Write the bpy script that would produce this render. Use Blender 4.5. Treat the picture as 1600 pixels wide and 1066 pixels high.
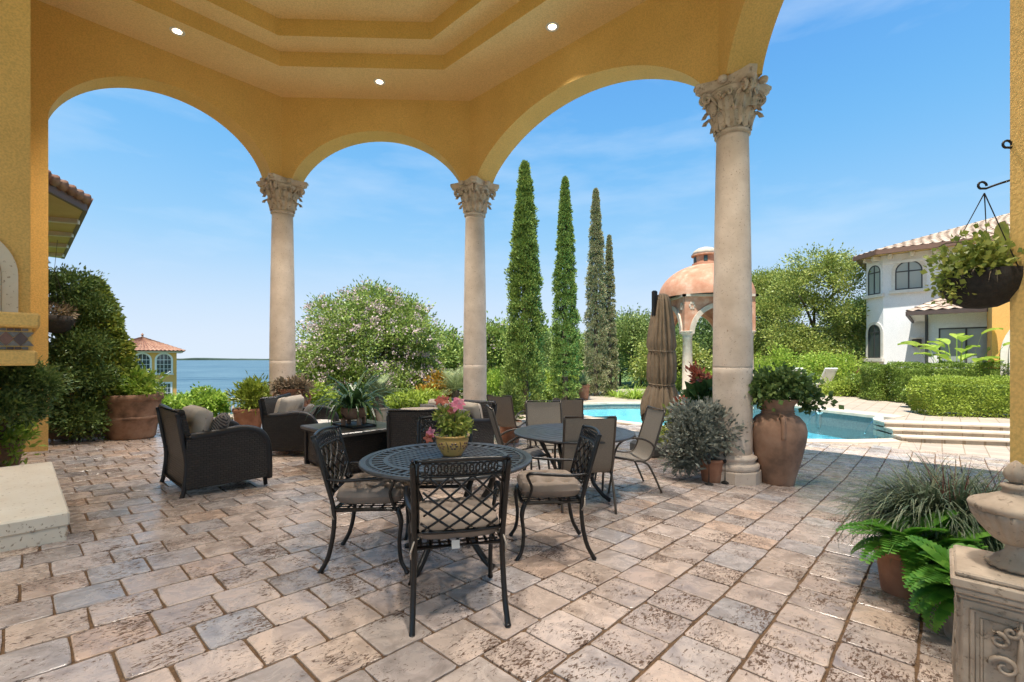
import bpy, math, random
import numpy as np
from mathutils import Vector, Matrix
random.seed(7)
for o in list(bpy.data.objects): bpy.data.objects.remove(o)
S = bpy.context.scene
COL = S.collection
R = math.radians
PI = math.pi

# ---------------------------------------------------------------- camera
FPX, HOR, CX, CAMZ = 722.0, 562.0, 800.0, 1.33
cd = bpy.data.cameras.new('camera'); cam = bpy.data.objects.new('camera', cd); COL.objects.link(cam)
cd.sensor_width = 36.0; cd.lens = FPX / 1600 * 36.0; cd.shift_y = (HOR - 533) / 1600
cd.clip_start = .05; cd.clip_end = 60000
cam.location = (0, 0, CAMZ); cam.rotation_euler = (R(90), 0, 0)
S.camera = cam
# ---------------------------------------------------------------- sky and sun
SUN_EL, SUN_AZ = R(69), R(203)          # azimuth clockwise from +Y: behind the camera
w = bpy.data.worlds.new('World'); S.world = w; w.use_nodes = True
nt = w.node_tree; bg = nt.nodes['Background']
sky = nt.nodes.new('ShaderNodeTexSky'); sky.sky_type = 'NISHITA'; sky.sun_disc = False
sky.sun_elevation = SUN_EL; sky.sun_rotation = SUN_AZ
sky.air_density = 1.0; sky.dust_density = 0.0; sky.ozone_density = 4.0; sky.altitude = 0
tc = nt.nodes.new('ShaderNodeTexCoord'); mp = nt.nodes.new('ShaderNodeMapping')
mp.inputs['Scale'].default_value = (1.2, 1.2, 5.0); mp.inputs['Rotation'].default_value = (.25, .2, .4)
nz = nt.nodes.new('ShaderNodeTexNoise'); nz.inputs['Scale'].default_value = 2.2; nz.inputs['Detail'].default_value = 7; nz.inputs['Roughness'].default_value = .55
rp = nt.nodes.new('ShaderNodeValToRGB'); rp.color_ramp.elements[0].position = .5; rp.color_ramp.elements[0].color = (0, 0, 0, 1)
rp.color_ramp.elements[1].position = .85; rp.color_ramp.elements[1].color = (.5, .5, .5, 1)
mx = nt.nodes.new('ShaderNodeMix'); mx.data_type = 'RGBA'; mx.inputs[7].default_value = (2.6, 3.1, 3.7, 1)
nt.links.new(tc.outputs['Generated'], mp.inputs['Vector']); nt.links.new(mp.outputs['Vector'], nz.inputs['Vector'])
nt.links.new(nz.outputs['Fac'], rp.inputs['Fac']); nt.links.new(rp.outputs['Color'], mx.inputs[0])

# one tone curve for the whole sky (its colour response), the same in every direction
sc_ = nt.nodes.new('ShaderNodeVectorMath'); sc_.operation = 'SCALE'; sc_.inputs['Scale'].default_value = .15 / 1.4
cv_ = nt.nodes.new('ShaderNodeRGBCurve'); k_ = .62
for ch_, pts_ in enumerate((((.13, .076), (.25, .19), (.45, .345), (.72, .415), (1.27, .455)), ((.22, .225), (.33, .325), (.53, .42), (.70, .465), (.96, .50), (1.25, .525)), ((.45, .52), (.60, .57), (.85, .595), (1.1, .605)))):
    cu_ = cv_.mapping.curves[ch_]; cu_.points[0].location = (0, 0); cu_.points[1].location = (1, pts_[-1][1] * 1.04 / k_)
    for a_, b_c in pts_: cu_.points.new(a_ / 1.4, b_c / k_)
cv_.mapping.update()
s2_ = nt.nodes.new('ShaderNodeVectorMath'); s2_.operation = 'SCALE'; s2_.inputs['Scale'].default_value = k_ / .15 * .86
nt.links.new(sky.outputs['Color'], sc_.inputs[0]); nt.links.new(sc_.outputs[0], cv_.inputs['Color']); nt.links.new(cv_.outputs['Color'], s2_.inputs[0]); nt.links.new(s2_.outputs[0], mx.inputs[6]); nt.links.new(mx.outputs[2], bg.inputs['Color'])
bg.inputs['Strength'].default_value = 0.15
sl = bpy.data.lights.new('sun', 'SUN'); so = bpy.data.objects.new('sun', sl); COL.objects.link(so)
sl.energy = 4.9; sl.angle = R(.55); sl.color = (1, .95, .87)
sd = Vector((math.sin(SUN_AZ) * math.cos(SUN_EL), math.cos(SUN_AZ) * math.cos(SUN_EL), math.sin(SUN_EL)))
so.rotation_euler = sd.to_track_quat('Z', 'Y').to_euler(); so.location = (0, -20, 40)
LAMP_W = 860.0
S.view_settings.view_transform = 'Standard'; S.view_settings.look = 'None'; S.view_settings.exposure = 0.95; S.view_settings.gamma = 1
S.render.engine = 'CYCLES'
S.cycles.max_bounces = 10; S.cycles.diffuse_bounces = 6; S.cycles.glossy_bounces = 3; S.cycles.transparent_max_bounces = 8
S.cycles.sample_clamp_indirect = 6

# ---------------------------------------------------------------- the plan: u runs along the paver courses, v across them
AZ = math.atan2(672, FPX)
U = Vector((math.sin(AZ), math.cos(AZ), 0)); V = Vector((math.cos(AZ), -math.sin(AZ), 0))
W = (U + V).normalized(); X2 = (V - U).normalized()
ANG_U = math.atan2(U.y, U.x)
SLOPE = .042
def uv(x, y): return x * U.x + y * U.y, x * V.x + y * V.y
def xy(u, v): return Vector((u * U.x + v * V.x, u * U.y + v * V.y, 0))
def FZ(x, y): return -SLOPE * max(-8, min(7.9, x * U.x + y * U.y))
DECK = -.335; UPPER = -.03
def ray(px, py): return (px - CX) / FPX, (HOR - py) / FPX      # x/y and dz/y
def on(px, py, z):                                             # point of level z seen at a pixel
    a, b = ray(px, py); d = (z - CAMZ) / b
    return Vector((a * d, d, z))
def fl(px, py):                                                # point of the sloping patio seen at a pixel
    a, b = ray(px, py); k = a * U.x + U.y
    d = CAMZ / (-b - SLOPE * k)
    if d * k > 7.9 or d < 0: return on(px, py, -SLOPE * 7.9)
    return Vector((a * d, d, FZ(a * d, d)))
def at(px, py, d):
    a, b = ray(px, py); return Vector((a * d, d, CAMZ + b * d))

# ---------------------------------------------------------------- scene helpers
def tag(o, label=None, cat=None, group=None, kind=None):
    if label: o['label'] = label
    if cat: o['category'] = cat
    if group: o['group'] = group
    if kind: o['kind'] = kind
    return o
def empty(name, loc, rz=0, label=None, cat=None, group=None):
    o = bpy.data.objects.new(name, None); COL.objects.link(o); o.location = loc; o.rotation_euler = (0, 0, rz)
    o.empty_display_size = .1
    return tag(o, label, cat, group)
def copy_tree(o, parent=None):
    c = o.copy(); COL.objects.link(c); c.parent = parent
    for ch in o.children: copy_tree(ch, c)
    return c
def link(name, me, mat, parent=None, loc=None, rz=None):
    o = bpy.data.objects.new(name, me); COL.objects.link(o)
    if mat is not None and not me.materials: me.materials.append(mat)
    if parent is not None: o.parent = parent
    if loc is not None: o.location = loc
    if rz is not None: o.rotation_euler = (0, 0, rz)
    return o
def frame_from(d):
    d = d.normalized(); a = Vector((0, 0, 1)) if abs(d.z) < .9 else Vector((1, 0, 0))
    s = d.cross(a).normalized(); return s, s.cross(d).normalized()
class MB:
    def __init__(s): s.v = []; s.f = []
    def add(s, vs, fs):
        n = len(s.v); s.v += [tuple(p) for p in vs]; s.f += [tuple(i + n for i in f) for f in fs]; return s
    def box(s, c, sz, rot=None, ch=0.0):
        hx, hy, hz = sz[0] / 2, sz[1] / 2, sz[2] / 2; c = Vector(c)
        if ch <= 0:
            vs = [Vector((x, y, z)) for z in (-hz, hz) for y in (-hy, hy) for x in (-hx, hx)]
            fs = [(0, 2, 3, 1), (4, 5, 7, 6), (0, 1, 5, 4), (2, 6, 7, 3), (0, 4, 6, 2), (1, 3, 7, 5)]
        else:
            ch = min(ch, hx * .9, hy * .9, hz * .9); vs = []; fs = []
            def ring(x, y, z, k):
                return [Vector((a * (x - (k if i % 2 else 0)), b * (y - (0 if i % 2 else k)), z)) for i, (a, b) in enumerate(((1, 1), (1, 1), (-1, 1), (-1, 1), (-1, -1), (-1, -1), (1, -1), (1, -1)))]
            def oct8(x, y, z, k):
                return [Vector(p) for p in ((x, y - k, z), (x - k, y, z), (-x + k, y, z), (-x, y - k, z), (-x, -y + k, z), (-x + k, -y, z), (x - k, -y, z), (x, -y + k, z))]
            rs = [oct8(hx - ch, hy - ch, -hz, ch * .5), oct8(hx, hy, -hz + ch, ch), oct8(hx, hy, hz - ch, ch), oct8(hx - ch, hy - ch, hz, ch * .5)]
            for r in rs: vs += r
            for k in range(3):
                for i in range(8): j = (i + 1) % 8; fs.append((k * 8 + i, k * 8 + j, k * 8 + 8 + j, k * 8 + 8 + i))
            fs.append(tuple(range(7, -1, -1))); fs.append(tuple(range(24, 32)))
        if rot is not None: vs = [rot @ p for p in vs]
        return s.add([p + c for p in vs], fs)
    def tube(s, pts, r, n=8, closed=False, flat=None):
        pts = [Vector(p) for p in pts]; m = len(pts)
        rs = r if isinstance(r, (list, tuple)) else [r] * m
        vs = []; fs = []; prev = None
        for i, p in enumerate(pts):
            if closed: d = pts[(i + 1) % m] - pts[i - 1]
            else: d = pts[min(i + 1, m - 1)] - pts[max(i - 1, 0)]
            if d.length < 1e-9: d = Vector((0, 0, 1))
            d.normalize()
            if prev is None: a, b = frame_from(d)
            else:
                a = prev - d * prev.dot(d)
                a = a.normalized() if a.length > 1e-6 else frame_from(d)[0]
                b = a.cross(d).normalized() * -1; b = d.cross(a)
            prev = a
            for k in range(n):
                t = 2 * PI * k / n; vs.append(p + a * math.cos(t) * rs[i] + b * math.sin(t) * rs[i] * (flat or 1))
        for i in range(m if closed else m - 1):
            j = (i + 1) % m
            for k in range(n):
                l = (k + 1) % n; fs.append((i * n + k, i * n + l, j * n + l, j * n + k))
        if not closed: fs.append(tuple(range(n - 1, -1, -1))); fs.append(tuple((m - 1) * n + k for k in range(n)))
        return s.add(vs, fs)
    def bar(s, a, b, wd, th, up=(0, 0, 1)):
        a = Vector(a); b = Vector(b); d = (b - a).normalized(); up = Vector(up); si = d.cross(up)
        si = si.normalized() if si.length > 1e-6 else frame_from(d)[0]; up = si.cross(d).normalized()
        vs = [p + si * x * wd / 2 + up * y * th / 2 for p in (a, b) for x, y in ((-1, -1), (1, -1), (1, 1), (-1, 1))]
        return s.add(vs, [(0, 1, 5, 4), (1, 2, 6, 5), (2, 3, 7, 6), (3, 0, 4, 7), (3, 2, 1, 0), (4, 5, 6, 7)])
    def lathe(s, prof, n=24, c=(0, 0, 0), fn=None, cap=True):
        c = Vector(c); vs = []; fs = []
        for i, (r, z) in enumerate(prof):
            for k in range(n):
                t = 2 * PI * k / n; rr = r * (fn(t, z, i) if fn else 1); vs.append(c + Vector((rr * math.cos(t), rr * math.sin(t), z)))
        for i in range(len(prof) - 1):
            for k in range(n):
                l = (k + 1) % n; fs.append((i * n + k, i * n + l, i * n + n + l, i * n + n + k))
        if cap:
            if prof[0][0] > 1e-4: fs.append(tuple(range(n - 1, -1, -1)))
            if prof[-1][0] > 1e-4: fs.append(tuple((len(prof) - 1) * n + k for k in range(n)))
        return s.add(vs, fs)
    def prism(s, poly, z0, z1):                                # poly: ccw list of xy
        n = len(poly); vs = [(p[0], p[1], z0) for p in poly] + [(p[0], p[1], z1) for p in poly]
        fs = [(i, (i + 1) % n, n + (i + 1) % n, n + i) for i in range(n)]
        fs.append(tuple(range(n - 1, -1, -1))); fs.append(tuple(range(n, 2 * n)))
        return s.add(vs, fs)
    def extrude(s, poly, off):                                 # poly: list of 3d points, off: vector
        n = len(poly); off = Vector(off); vs = [Vector(p) for p in poly] + [Vector(p) + off for p in poly]
        fs = [(i, (i + 1) % n, n + (i + 1) % n, n + i) for i in range(n)]
        fs.append(tuple(range(n - 1, -1, -1))); fs.append(tuple(range(n, 2 * n)))
        return s.add(vs, fs)
    def grid(s, fn, nu, nv, close_u=False):
        vs = [fn(i / nu, j / nv) for j in range(nv + 1) for i in range(nu + 1)]
        fs = [(j * (nu + 1) + i, j * (nu + 1) + i + 1, (j + 1) * (nu + 1) + i + 1, (j + 1) * (nu + 1) + i) for j in range(nv) for i in range(nu)]
        return s.add(vs, fs)
    def mesh(s, name, smooth=False):
        me = bpy.data.meshes.new(name); me.from_pydata(s.v, [], s.f); me.validate(); 
        if smooth: me.polygons.foreach_set('use_smooth', [True] * len(me.polygons))
        me.update(); return me
    def build(s, name, mat, parent=None, loc=None, smooth=False, rz=None, auto=None):
        me = s.mesh(name, smooth or auto is not None)
        import bmesh
        bm = bmesh.new(); bm.from_mesh(me); bmesh.ops.recalc_face_normals(bm, faces=bm.faces)
        if auto is not None:
            for e in bm.edges:
                if len(e.link_faces) == 2 and e.calc_face_angle(0) > R(auto): e.smooth = False
        bm.to_mesh(me); bm.free()
        return link(name, me, mat, parent, loc, rz)
def catmull(pts, n=6):
    P = [Vector(p) for p in pts]; P = [P[0] * 2 - P[1]] + P + [P[-1] * 2 - P[-2]]; out = []
    for i in range(1, len(P) - 2):
        for k in range(n):
            t = k / n; a, b, c, d = P[i - 1], P[i], P[i + 1], P[i + 2]
            out.append(.5 * ((2 * b) + (c - a) * t + (2 * a - 5 * b + 4 * c - d) * t * t + (3 * b - a - 3 * c + d) * t ** 3))
    out.append(P[-2]); return out
def pillow_mesh(mb, sx, sy, sz, n=10, e=.35, tuft=None, c=(0, 0, 0), rot=None):
    """soft rounded block; tuft = list of (x,y) dimples on the top"""
    c = Vector(c)
    for side in (1, -1):
        def fn(a, b, side=side):
            x = (a * 2 - 1); y = (b * 2 - 1)
            k = max(0, (1 - abs(x) ** 5)) ** e * max(0, (1 - abs(y) ** 5)) ** e
            rx = 1 - .06 * (abs(y) ** 3); ry = 1 - .06 * (abs(x) ** 3)
            z = side * sz / 2 * k
            if tuft:
                for tx, ty in tuft: z -= side * sz * .42 * math.exp(-(((x - tx) * sx / 2) ** 2 + ((y - ty) * sy / 2) ** 2) / .0016)
            p = Vector((x * rx * sx / 2, y * ry * sy / 2, z))
            if rot is not None: p = rot @ p
            return p + c
        mb.grid(fn, n, n)
    return mb
# ---------------------------------------------------------------- foliage in numpy
def rngs(seed): return np.random.default_rng(seed)
def unit(a): return a / np.maximum(np.linalg.norm(a, axis=-1, keepdims=True), 1e-9)
def np_mesh(name, quads):                                      # quads (n,4,3)
    n = len(quads); me = bpy.data.meshes.new(name)
    me.vertices.add(n * 4); me.loops.add(n * 4); me.polygons.add(n)
    me.vertices.foreach_set('co', np.ascontiguousarray(quads, dtype=np.float32).ravel())
    me.loops.foreach_set('vertex_index', np.arange(n * 4, dtype=np.int32))
    me.polygons.foreach_set('loop_start', np.arange(0, n * 4, 4, dtype=np.int32))
    me.update(calc_edges=True); return me
def leaf_quads(P, D, L, asp, rg, fold=.12):
    n = len(P); D = unit(D); s = unit(np.cross(D, unit(rg.normal(size=(n, 3))))); nn = np.cross(D, s)
    L = np.broadcast_to(np.asarray(L, float), (n,))[:, None] * rg.uniform(.7, 1.25, (n, 1)); wd = L * asp * .5
    return np.stack([P, P + D * L * .5 + s * wd + nn * L * fold, P + D * L, P + D * L * .5 - s * wd + nn * L * fold], 1)
def blob_pts(blobs, nclump, per, rg, shell=.72, sig=.16, zmin=None, up=.25):
    B = np.array(blobs, float); a = (B[:, 3] * B[:, 4] + B[:, 4] * B[:, 5] + B[:, 3] * B[:, 5]) / 3
    idx = rg.choice(len(B), nclump, p=a / a.sum()); b = B[idx]
    d = unit(rg.normal(size=(nclump, 3))); r = shell + (1 - shell) * rg.random((nclump, 1)) ** .6
    cc = b[:, :3] + d * b[:, 3:] * r
    ii = np.repeat(np.arange(nclump), per); n = len(ii)
    cs = sig * rg.uniform(.55, 1.35, nclump)[ii, None]
    off = rg.normal(size=(n, 3)) * cs * np.array([1, 1, .8])
    P = cc[ii] + off; out = unit(d[ii] + off / np.maximum(cs, 1e-6) * .35 + rg.normal(size=(n, 3)) * .55 + np.array([0, 0, up]))
    if zmin is not None:
        k = P[:, 2] > zmin; P = P[k]; out = out[k]
    return P, out
def foliage(name, mat, parent, blobs, nclump, per, L, asp=.5, seed=1, shell=.7, sig=.15, zmin=None, up=.25, fold=.12):
    rg = rngs(seed); P, D = blob_pts(blobs, nclump, per, rg, shell, sig, zmin, up)
    return link(name, np_mesh(name, leaf_quads(P, D, L, asp, rg, fold)), mat, parent)
def blade_quads(base, n, L, wd, rg, tilt=(.1, 1.2), droop=.9, segs=5, r0=.03, zr=0, flatw=None):
    """arching strap leaves from a base point"""
    az = rg.uniform(0, 2 * PI, n); t0 = rg.uniform(tilt[0], tilt[1], n); ln = L * rg.uniform(.6, 1.15, n)
    q = []; base = np.array(base, float)
    p = base + np.stack([np.cos(az) * r0 * rg.random(n), np.sin(az) * r0 * rg.random(n), rg.random(n) * zr], 1)
    th = t0.copy(); side = np.stack([-np.sin(az), np.cos(az), np.zeros(n)], 1)
    dr = droop * rg.uniform(.5, 1.4, n); pw = None
    for k in range(segs):
        f = (k + 1) / segs; d = np.stack([np.cos(az) * np.sin(th), np.sin(az) * np.sin(th), np.cos(th)], 1)
        p2 = p + d * (ln / segs)[:, None]
        wa = wd * (math.sin(PI * min(.98, .25 + .75 * (k / segs))) if k else .55); wb = wd * max(.04, math.sin(PI * (.25 + .75 * f)))
        q.append(np.stack([p - side * wa / 2, p + side * wa / 2, p2 + side * wb / 2, p2 - side * wb / 2], 1)); p = p2; th = th + dr / segs * (1 + k * .25)
    return np.concatenate(q)
def weld(me):
    import bmesh
    bm = bmesh.new(); bm.from_mesh(me); bmesh.ops.remove_doubles(bm, verts=bm.verts, dist=1e-5); bm.to_mesh(me); bm.free(); return me
# ---------------------------------------------------------------- materials
def newmat(name):
    m = bpy.data.materials.new(name); m.use_nodes = True; t = m.node_tree; return m, t, t.nodes['Principled BSDF']
def nd(t, ty, **kw):
    n = t.nodes.new(ty)
    for k, v in kw.items():
        if k in n.inputs: n.inputs[k].default_value = v
        else: setattr(n, k, v)
    return n
def c4(c): return (c[0], c[1], c[2], 1)
def ramp(t, stops):
    r = t.nodes.new('ShaderNodeValToRGB'); e = r.color_ramp.elements
    e[0].position, e[0].color = stops[0][0], c4(stops[0][1]); e[1].position, e[1].color = stops[-1][0], c4(stops[-1][1])
    for p, c in stops[1:-1]: x = e.new(p); x.color = c4(c)
    return r
def coords(t, kind='Object', scale=(1, 1, 1), rot=(0, 0, 0)):
    tc = t.nodes.new('ShaderNodeTexCoord'); m = t.nodes.new('ShaderNodeMapping')
    m.inputs['Scale'].default_value = scale; m.inputs['Rotation'].default_value = rot
    t.links.new(tc.outputs[kind], m.inputs['Vector']); return m.outputs['Vector']
def world_co(t):
    g = t.nodes.new('ShaderNodeNewGeometry'); return g.outputs['Position']
def bump(t, b, h, strength=.3, dist=.01):
    n = nd(t, 'ShaderNodeBump', Strength=strength, Distance=dist); t.links.new(h, n.inputs['Height']); t.links.new(n.outputs['Normal'], b.inputs['Normal']); return n
def simple(name, c1, c2=None, rough=.6, metal=0, nscale=4, bscale=None, bstr=.3, bdist=.005, spec=.5, lo=.35, hi=.65, rvar=0, kind='Object', detail=6, c3=None):
    m, t, b = newmat(name); b.inputs['Roughness'].default_value = rough; b.inputs['Metallic'].default_value = metal
    b.inputs['Specular IOR Level'].default_value = spec
    co = coords(t, kind)
    n = nd(t, 'ShaderNodeTexNoise', Scale=nscale, Detail=detail, Roughness=.6); t.links.new(co, n.inputs['Vector'])
    if c2 is None: c2 = tuple(x * .85 for x in c1)
    st = [(lo, c2), (hi, c1)] if c3 is None else [(lo, c2), ((lo + hi) / 2, c1), (hi, c3)]
    r = ramp(t, st); t.links.new(n.outputs['Fac'], r.inputs['Fac']); t.links.new(r.outputs['Color'], b.inputs['Base Color'])
    if rvar:
        mr = nd(t, 'ShaderNodeMapRange'); mr.inputs['To Min'].default_value = rough - rvar; mr.inputs['To Max'].default_value = rough + rvar
        t.links.new(n.outputs['Fac'], mr.inputs['Value']); t.links.new(mr.outputs['Result'], b.inputs['Roughness'])
    if bscale:
        n2 = nd(t, 'ShaderNodeTexNoise', Scale=bscale, Detail=4, Roughness=.6); t.links.new(co, n2.inputs['Vector']); bump(t, b, n2.outputs['Fac'], bstr, bdist)
    return m
def leafmat(name, stops, transl=.3, rough=.45, spec=.35):
    m, t, b = newmat(name); b.inputs['Roughness'].default_value = rough; b.inputs['Specular IOR Level'].default_value = spec
    g = t.nodes.new('ShaderNodeNewGeometry'); n = nd(t, 'ShaderNodeTexNoise', Scale=1.6, Detail=3); t.links.new(coords(t), n.inputs['Vector'])
    a = nd(t, 'ShaderNodeMath', operation='MULTIPLY_ADD'); a.inputs[1].default_value = .55; a.inputs[2].default_value = -.02
    t.links.new(g.outputs['Random Per Island'], a.inputs[0])
    a2 = nd(t, 'ShaderNodeMath', operation='MULTIPLY_ADD'); a2.inputs[1].default_value = .5
    t.links.new(n.outputs['Fac'], a2.inputs[0]); t.links.new(a.outputs[0], a2.inputs[2])
    k = len(stops); r = ramp(t, [(i / (k - 1), c) for i, c in enumerate(stops)]); t.links.new(a2.outputs[0], r.inputs['Fac'])
    t.links.new(r.outputs['Color'], b.inputs['Base Color'])
    tr = nd(t, 'ShaderNodeBsdfTranslucent'); t.links.new(r.outputs['Color'], tr.inputs['Color'])
    mx = nd(t, 'ShaderNodeMixShader'); mx.inputs[0].default_value = transl
    o = t.nodes['Material Output']; t.links.new(b.outputs[0], mx.inputs[1]); t.links.new(tr.outputs[0], mx.inputs[2]); t.links.new(mx.outputs[0], o.inputs['Surface'])
    return m
M = {}
# ochre stucco: sprayed sand texture
def stucco(name, c, c2):
    m, t, b = newmat(name); b.inputs['Roughness'].default_value = .85; b.inputs['Specular IOR Level'].default_value = .25
    co = world_co(t)
    n = nd(t, 'ShaderNodeTexNoise', Scale=1.3, Detail=8, Roughness=.62); t.links.new(co, n.inputs['Vector'])
    r = ramp(t, [(.3, c2), (.7, c)]); t.links.new(n.outputs['Fac'], r.inputs['Fac'])
    n2 = nd(t, 'ShaderNodeTexNoise', Scale=55, Detail=3); t.links.new(co, n2.inputs['Vector'])
    r2 = ramp(t, [(.36, (.82, .82, .82)), (.6, (1, 1, 1))]); t.links.new(n2.outputs['Fac'], r2.inputs['Fac'])
    mu = nd(t, 'ShaderNodeMix', data_type='RGBA', blend_type='MULTIPLY'); mu.inputs[0].default_value = 1
    t.links.new(r.outputs['Color'], mu.inputs[6]); t.links.new(r2.outputs['Color'], mu.inputs[7]); t.links.new(mu.outputs[2], b.inputs['Base Color'])
    bump(t, b, n2.outputs['Fac'], .45, .006); return m
M['stucco'] = stucco('ochre_stucco', (.82, .54, .185), (.72, .46, .15))
M['ceil'] = stucco('tan_ceiling_stucco', (.88, .65, .325), (.84, .60, .285))
M['white_wall'] = stucco('white_house_stucco', (.80, .79, .77), (.76, .75, .73))
M['yellow_wall'] = stucco('yellow_house_stucco', (.78, .43, .13), (.72, .38, .11))
# coral stone of the columns: pitted, seams
def pitted(name, c1, c2, pit, scale=38, lo=.60, hi=.68, rough=.75, base=3):
    m, t, b = newmat(name); b.inputs['Roughness'].default_value = rough; b.inputs['Specular IOR Level'].default_value = .3
    co = world_co(t); n = nd(t, 'ShaderNodeTexNoise', Scale=base, Detail=6, Roughness=.6); t.links.new(co, n.inputs['Vector'])
    r = ramp(t, [(.32, c2), (.68, c1)]); t.links.new(n.outputs['Fac'], r.inputs['Fac'])
    n2 = nd(t, 'ShaderNodeTexNoise', Scale=scale, Detail=3, Roughness=.65); t.links.new(co, n2.inputs['Vector'])
    r2 = ramp(t, [(lo, (0, 0, 0)), (hi, (1, 1, 1))]); t.links.new(n2.outputs['Fac'], r2.inputs['Fac'])
    mu = nd(t, 'ShaderNodeMix', data_type='RGBA'); t.links.new(r2.outputs['Color'], mu.inputs[0]); t.links.new(r.outputs['Color'], mu.inputs[6]); mu.inputs[7].default_value = c4(pit)
    t.links.new(mu.outputs[2], b.inputs['Base Color']); bp = bump(t, b, r2.outputs['Color'], .5, .004); bp.invert = True; return m
M['stone'] = pitted('coral_stone', (.70, .59, .485), (.52, .42, .33), (.36, .26, .19), 48, .60, .69)
M['capstone'] = pitted('weathered_capital_stone', (.66, .56, .45), (.47, .37, .28), (.30, .22, .16), 24, .58, .70, base=9)
M['limestone'] = pitted('shell_limestone', (.72, .66, .55), (.66, .58, .46), (.42, .34, .25), 30, .62, .68)
M['caststone'] = pitted('cast_stone', (.46, .37, .28), (.27, .21, .155), (.17, .13, .09), 45, .58, .72, base=7)
# travertine pavers
def paver_mat():
    m, t, b = newmat('travertine_paver'); b.inputs['Specular IOR Level'].default_value = .5
    oi = t.nodes.new('ShaderNodeObjectInfo'); g = t.nodes.new('ShaderNodeNewGeometry')
    a = nd(t, 'ShaderNodeMath', operation='ADD'); t.links.new(oi.outputs['Random'], a.inputs[0]); t.links.new(g.outputs['Random Per Island'], a.inputs[1])
    fr = nd(t, 'ShaderNodeMath', operation='FRACT'); t.links.new(a.outputs[0], fr.inputs[0])
    off = nd(t, 'ShaderNodeVectorMath', operation='SCALE'); off.inputs[0].default_value = (13, 7, 31); t.links.new(fr.outputs[0], off.inputs['Scale'])
    ps = nd(t, 'ShaderNodeMapping'); ps.inputs['Rotation'].default_value = (0, 0, -ANG_U); t.links.new(g.outputs['Position'], ps.inputs['Vector'])
    ad = nd(t, 'ShaderNodeVectorMath', operation='ADD'); t.links.new(ps.outputs[0], ad.inputs[0]); t.links.new(off.outputs[0], ad.inputs[1])
    base = ramp(t, [(0, (.27, .235, .215)), (.14, (.42, .36, .32)), (.28, (.45, .33, .25)), (.42, (.33, .31, .305)), (.56, (.44, .37, .33)), (.70, (.47, .37, .295)), (.85, (.38, .31, .265)), (1, (.43, .345, .29))])
    t.links.new(fr.outputs[0], base.inputs['Fac'])
    n1 = nd(t, 'ShaderNodeTexNoise', Scale=7, Detail=8, Roughness=.65, Distortion=.6); t.links.new(ad.outputs[0], n1.inputs['Vector'])
    r1 = ramp(t, [(.25, (.52, .50, .49)), (.5, (1, 1, 1)), (.75, (1.30, 1.27, 1.24))]); t.links.new(n1.outputs['Fac'], r1.inputs['Fac'])
    mu = nd(t, 'ShaderNodeMix', data_type='RGBA', blend_type='MULTIPLY'); mu.inputs[0].default_value = 1
    nw = nd(t, 'ShaderNodeTexNoise', Scale=.55, Detail=5, Roughness=.6); t.links.new(g.outputs['Position'], nw.inputs['Vector'])
    rw = ramp(t, [(.32, (.84, .82, .81)), (.62, (1.14, 1.13, 1.13))]); t.links.new(nw.outputs['Fac'], rw.inputs['Fac'])
    mw = nd(t, 'ShaderNodeMix', data_type='RGBA', blend_type='MULTIPLY'); mw.inputs[0].default_value = 1; t.links.new(base.outputs['Color'], mw.inputs[6]); t.links.new(rw.outputs['Color'], mw.inputs[7])
    t.links.new(mw.outputs[2], mu.inputs[6]); t.links.new(r1.outputs['Color'], mu.inputs[7])
    st = nd(t, 'ShaderNodeMapping'); st.inputs['Scale'].default_value = (1, 2.2, 1); t.links.new(ad.outputs[0], st.inputs['Vector'])
    n2 = nd(t, 'ShaderNodeTexNoise', Scale=34, Detail=5, Roughness=.62, Distortion=.9); t.links.new(st.outputs[0], n2.inputs['Vector'])
    n3 = nd(t, 'ShaderNodeTexNoise', Scale=3.1, Detail=2); t.links.new(ad.outputs[0], n3.inputs['Vector'])
    sm = nd(t, 'ShaderNodeMath', operation='MULTIPLY_ADD'); sm.inputs[1].default_value = .6; t.links.new(n3.outputs['Fac'], sm.inputs[0]); t.links.new(n2.outputs['Fac'], sm.inputs[2])
    r2 = ramp(t, [(.885, (0, 0, 0)), (.945, (1, 1, 1))]); t.links.new(sm.outputs[0], r2.inputs['Fac'])
    pt = nd(t, 'ShaderNodeMix', data_type='RGBA'); t.links.new(r2.outputs['Color'], pt.inputs[0]); t.links.new(mu.outputs[2], pt.inputs[6]); pt.inputs[7].default_value = (.10, .06, .04, 1)
    t.links.new(pt.outputs[2], b.inputs['Base Color'])
    rr = ramp(t, [(.3, (.15, .15, .15)), (.7, (.37, .37, .37))]); t.links.new(n1.outputs['Fac'], rr.inputs['Fac'])
    ra = nd(t, 'ShaderNodeMath', operation='ADD', use_clamp=True); t.links.new(rr.outputs['Color'], ra.inputs[0]); t.links.new(r2.outputs['Color'], ra.inputs[1]); t.links.new(ra.outputs[0], b.inputs['Roughness'])
    hs = nd(t, 'ShaderNodeMath', operation='MULTIPLY_ADD'); hs.inputs[1].default_value = -1.0; t.links.new(r2.outputs['Color'], hs.inputs[0]); t.links.new(n1.outputs['Fac'], hs.inputs[2])
    bump(t, b, hs.outputs[0], .55, .004); return m
M['paver'] = paver_mat()
M['joint'] = simple('joint_sand', (.17, .10, .05), (.085, .048, .025), rough=.95, nscale=40, bscale=140, bstr=.8, kind='Object')
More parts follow.
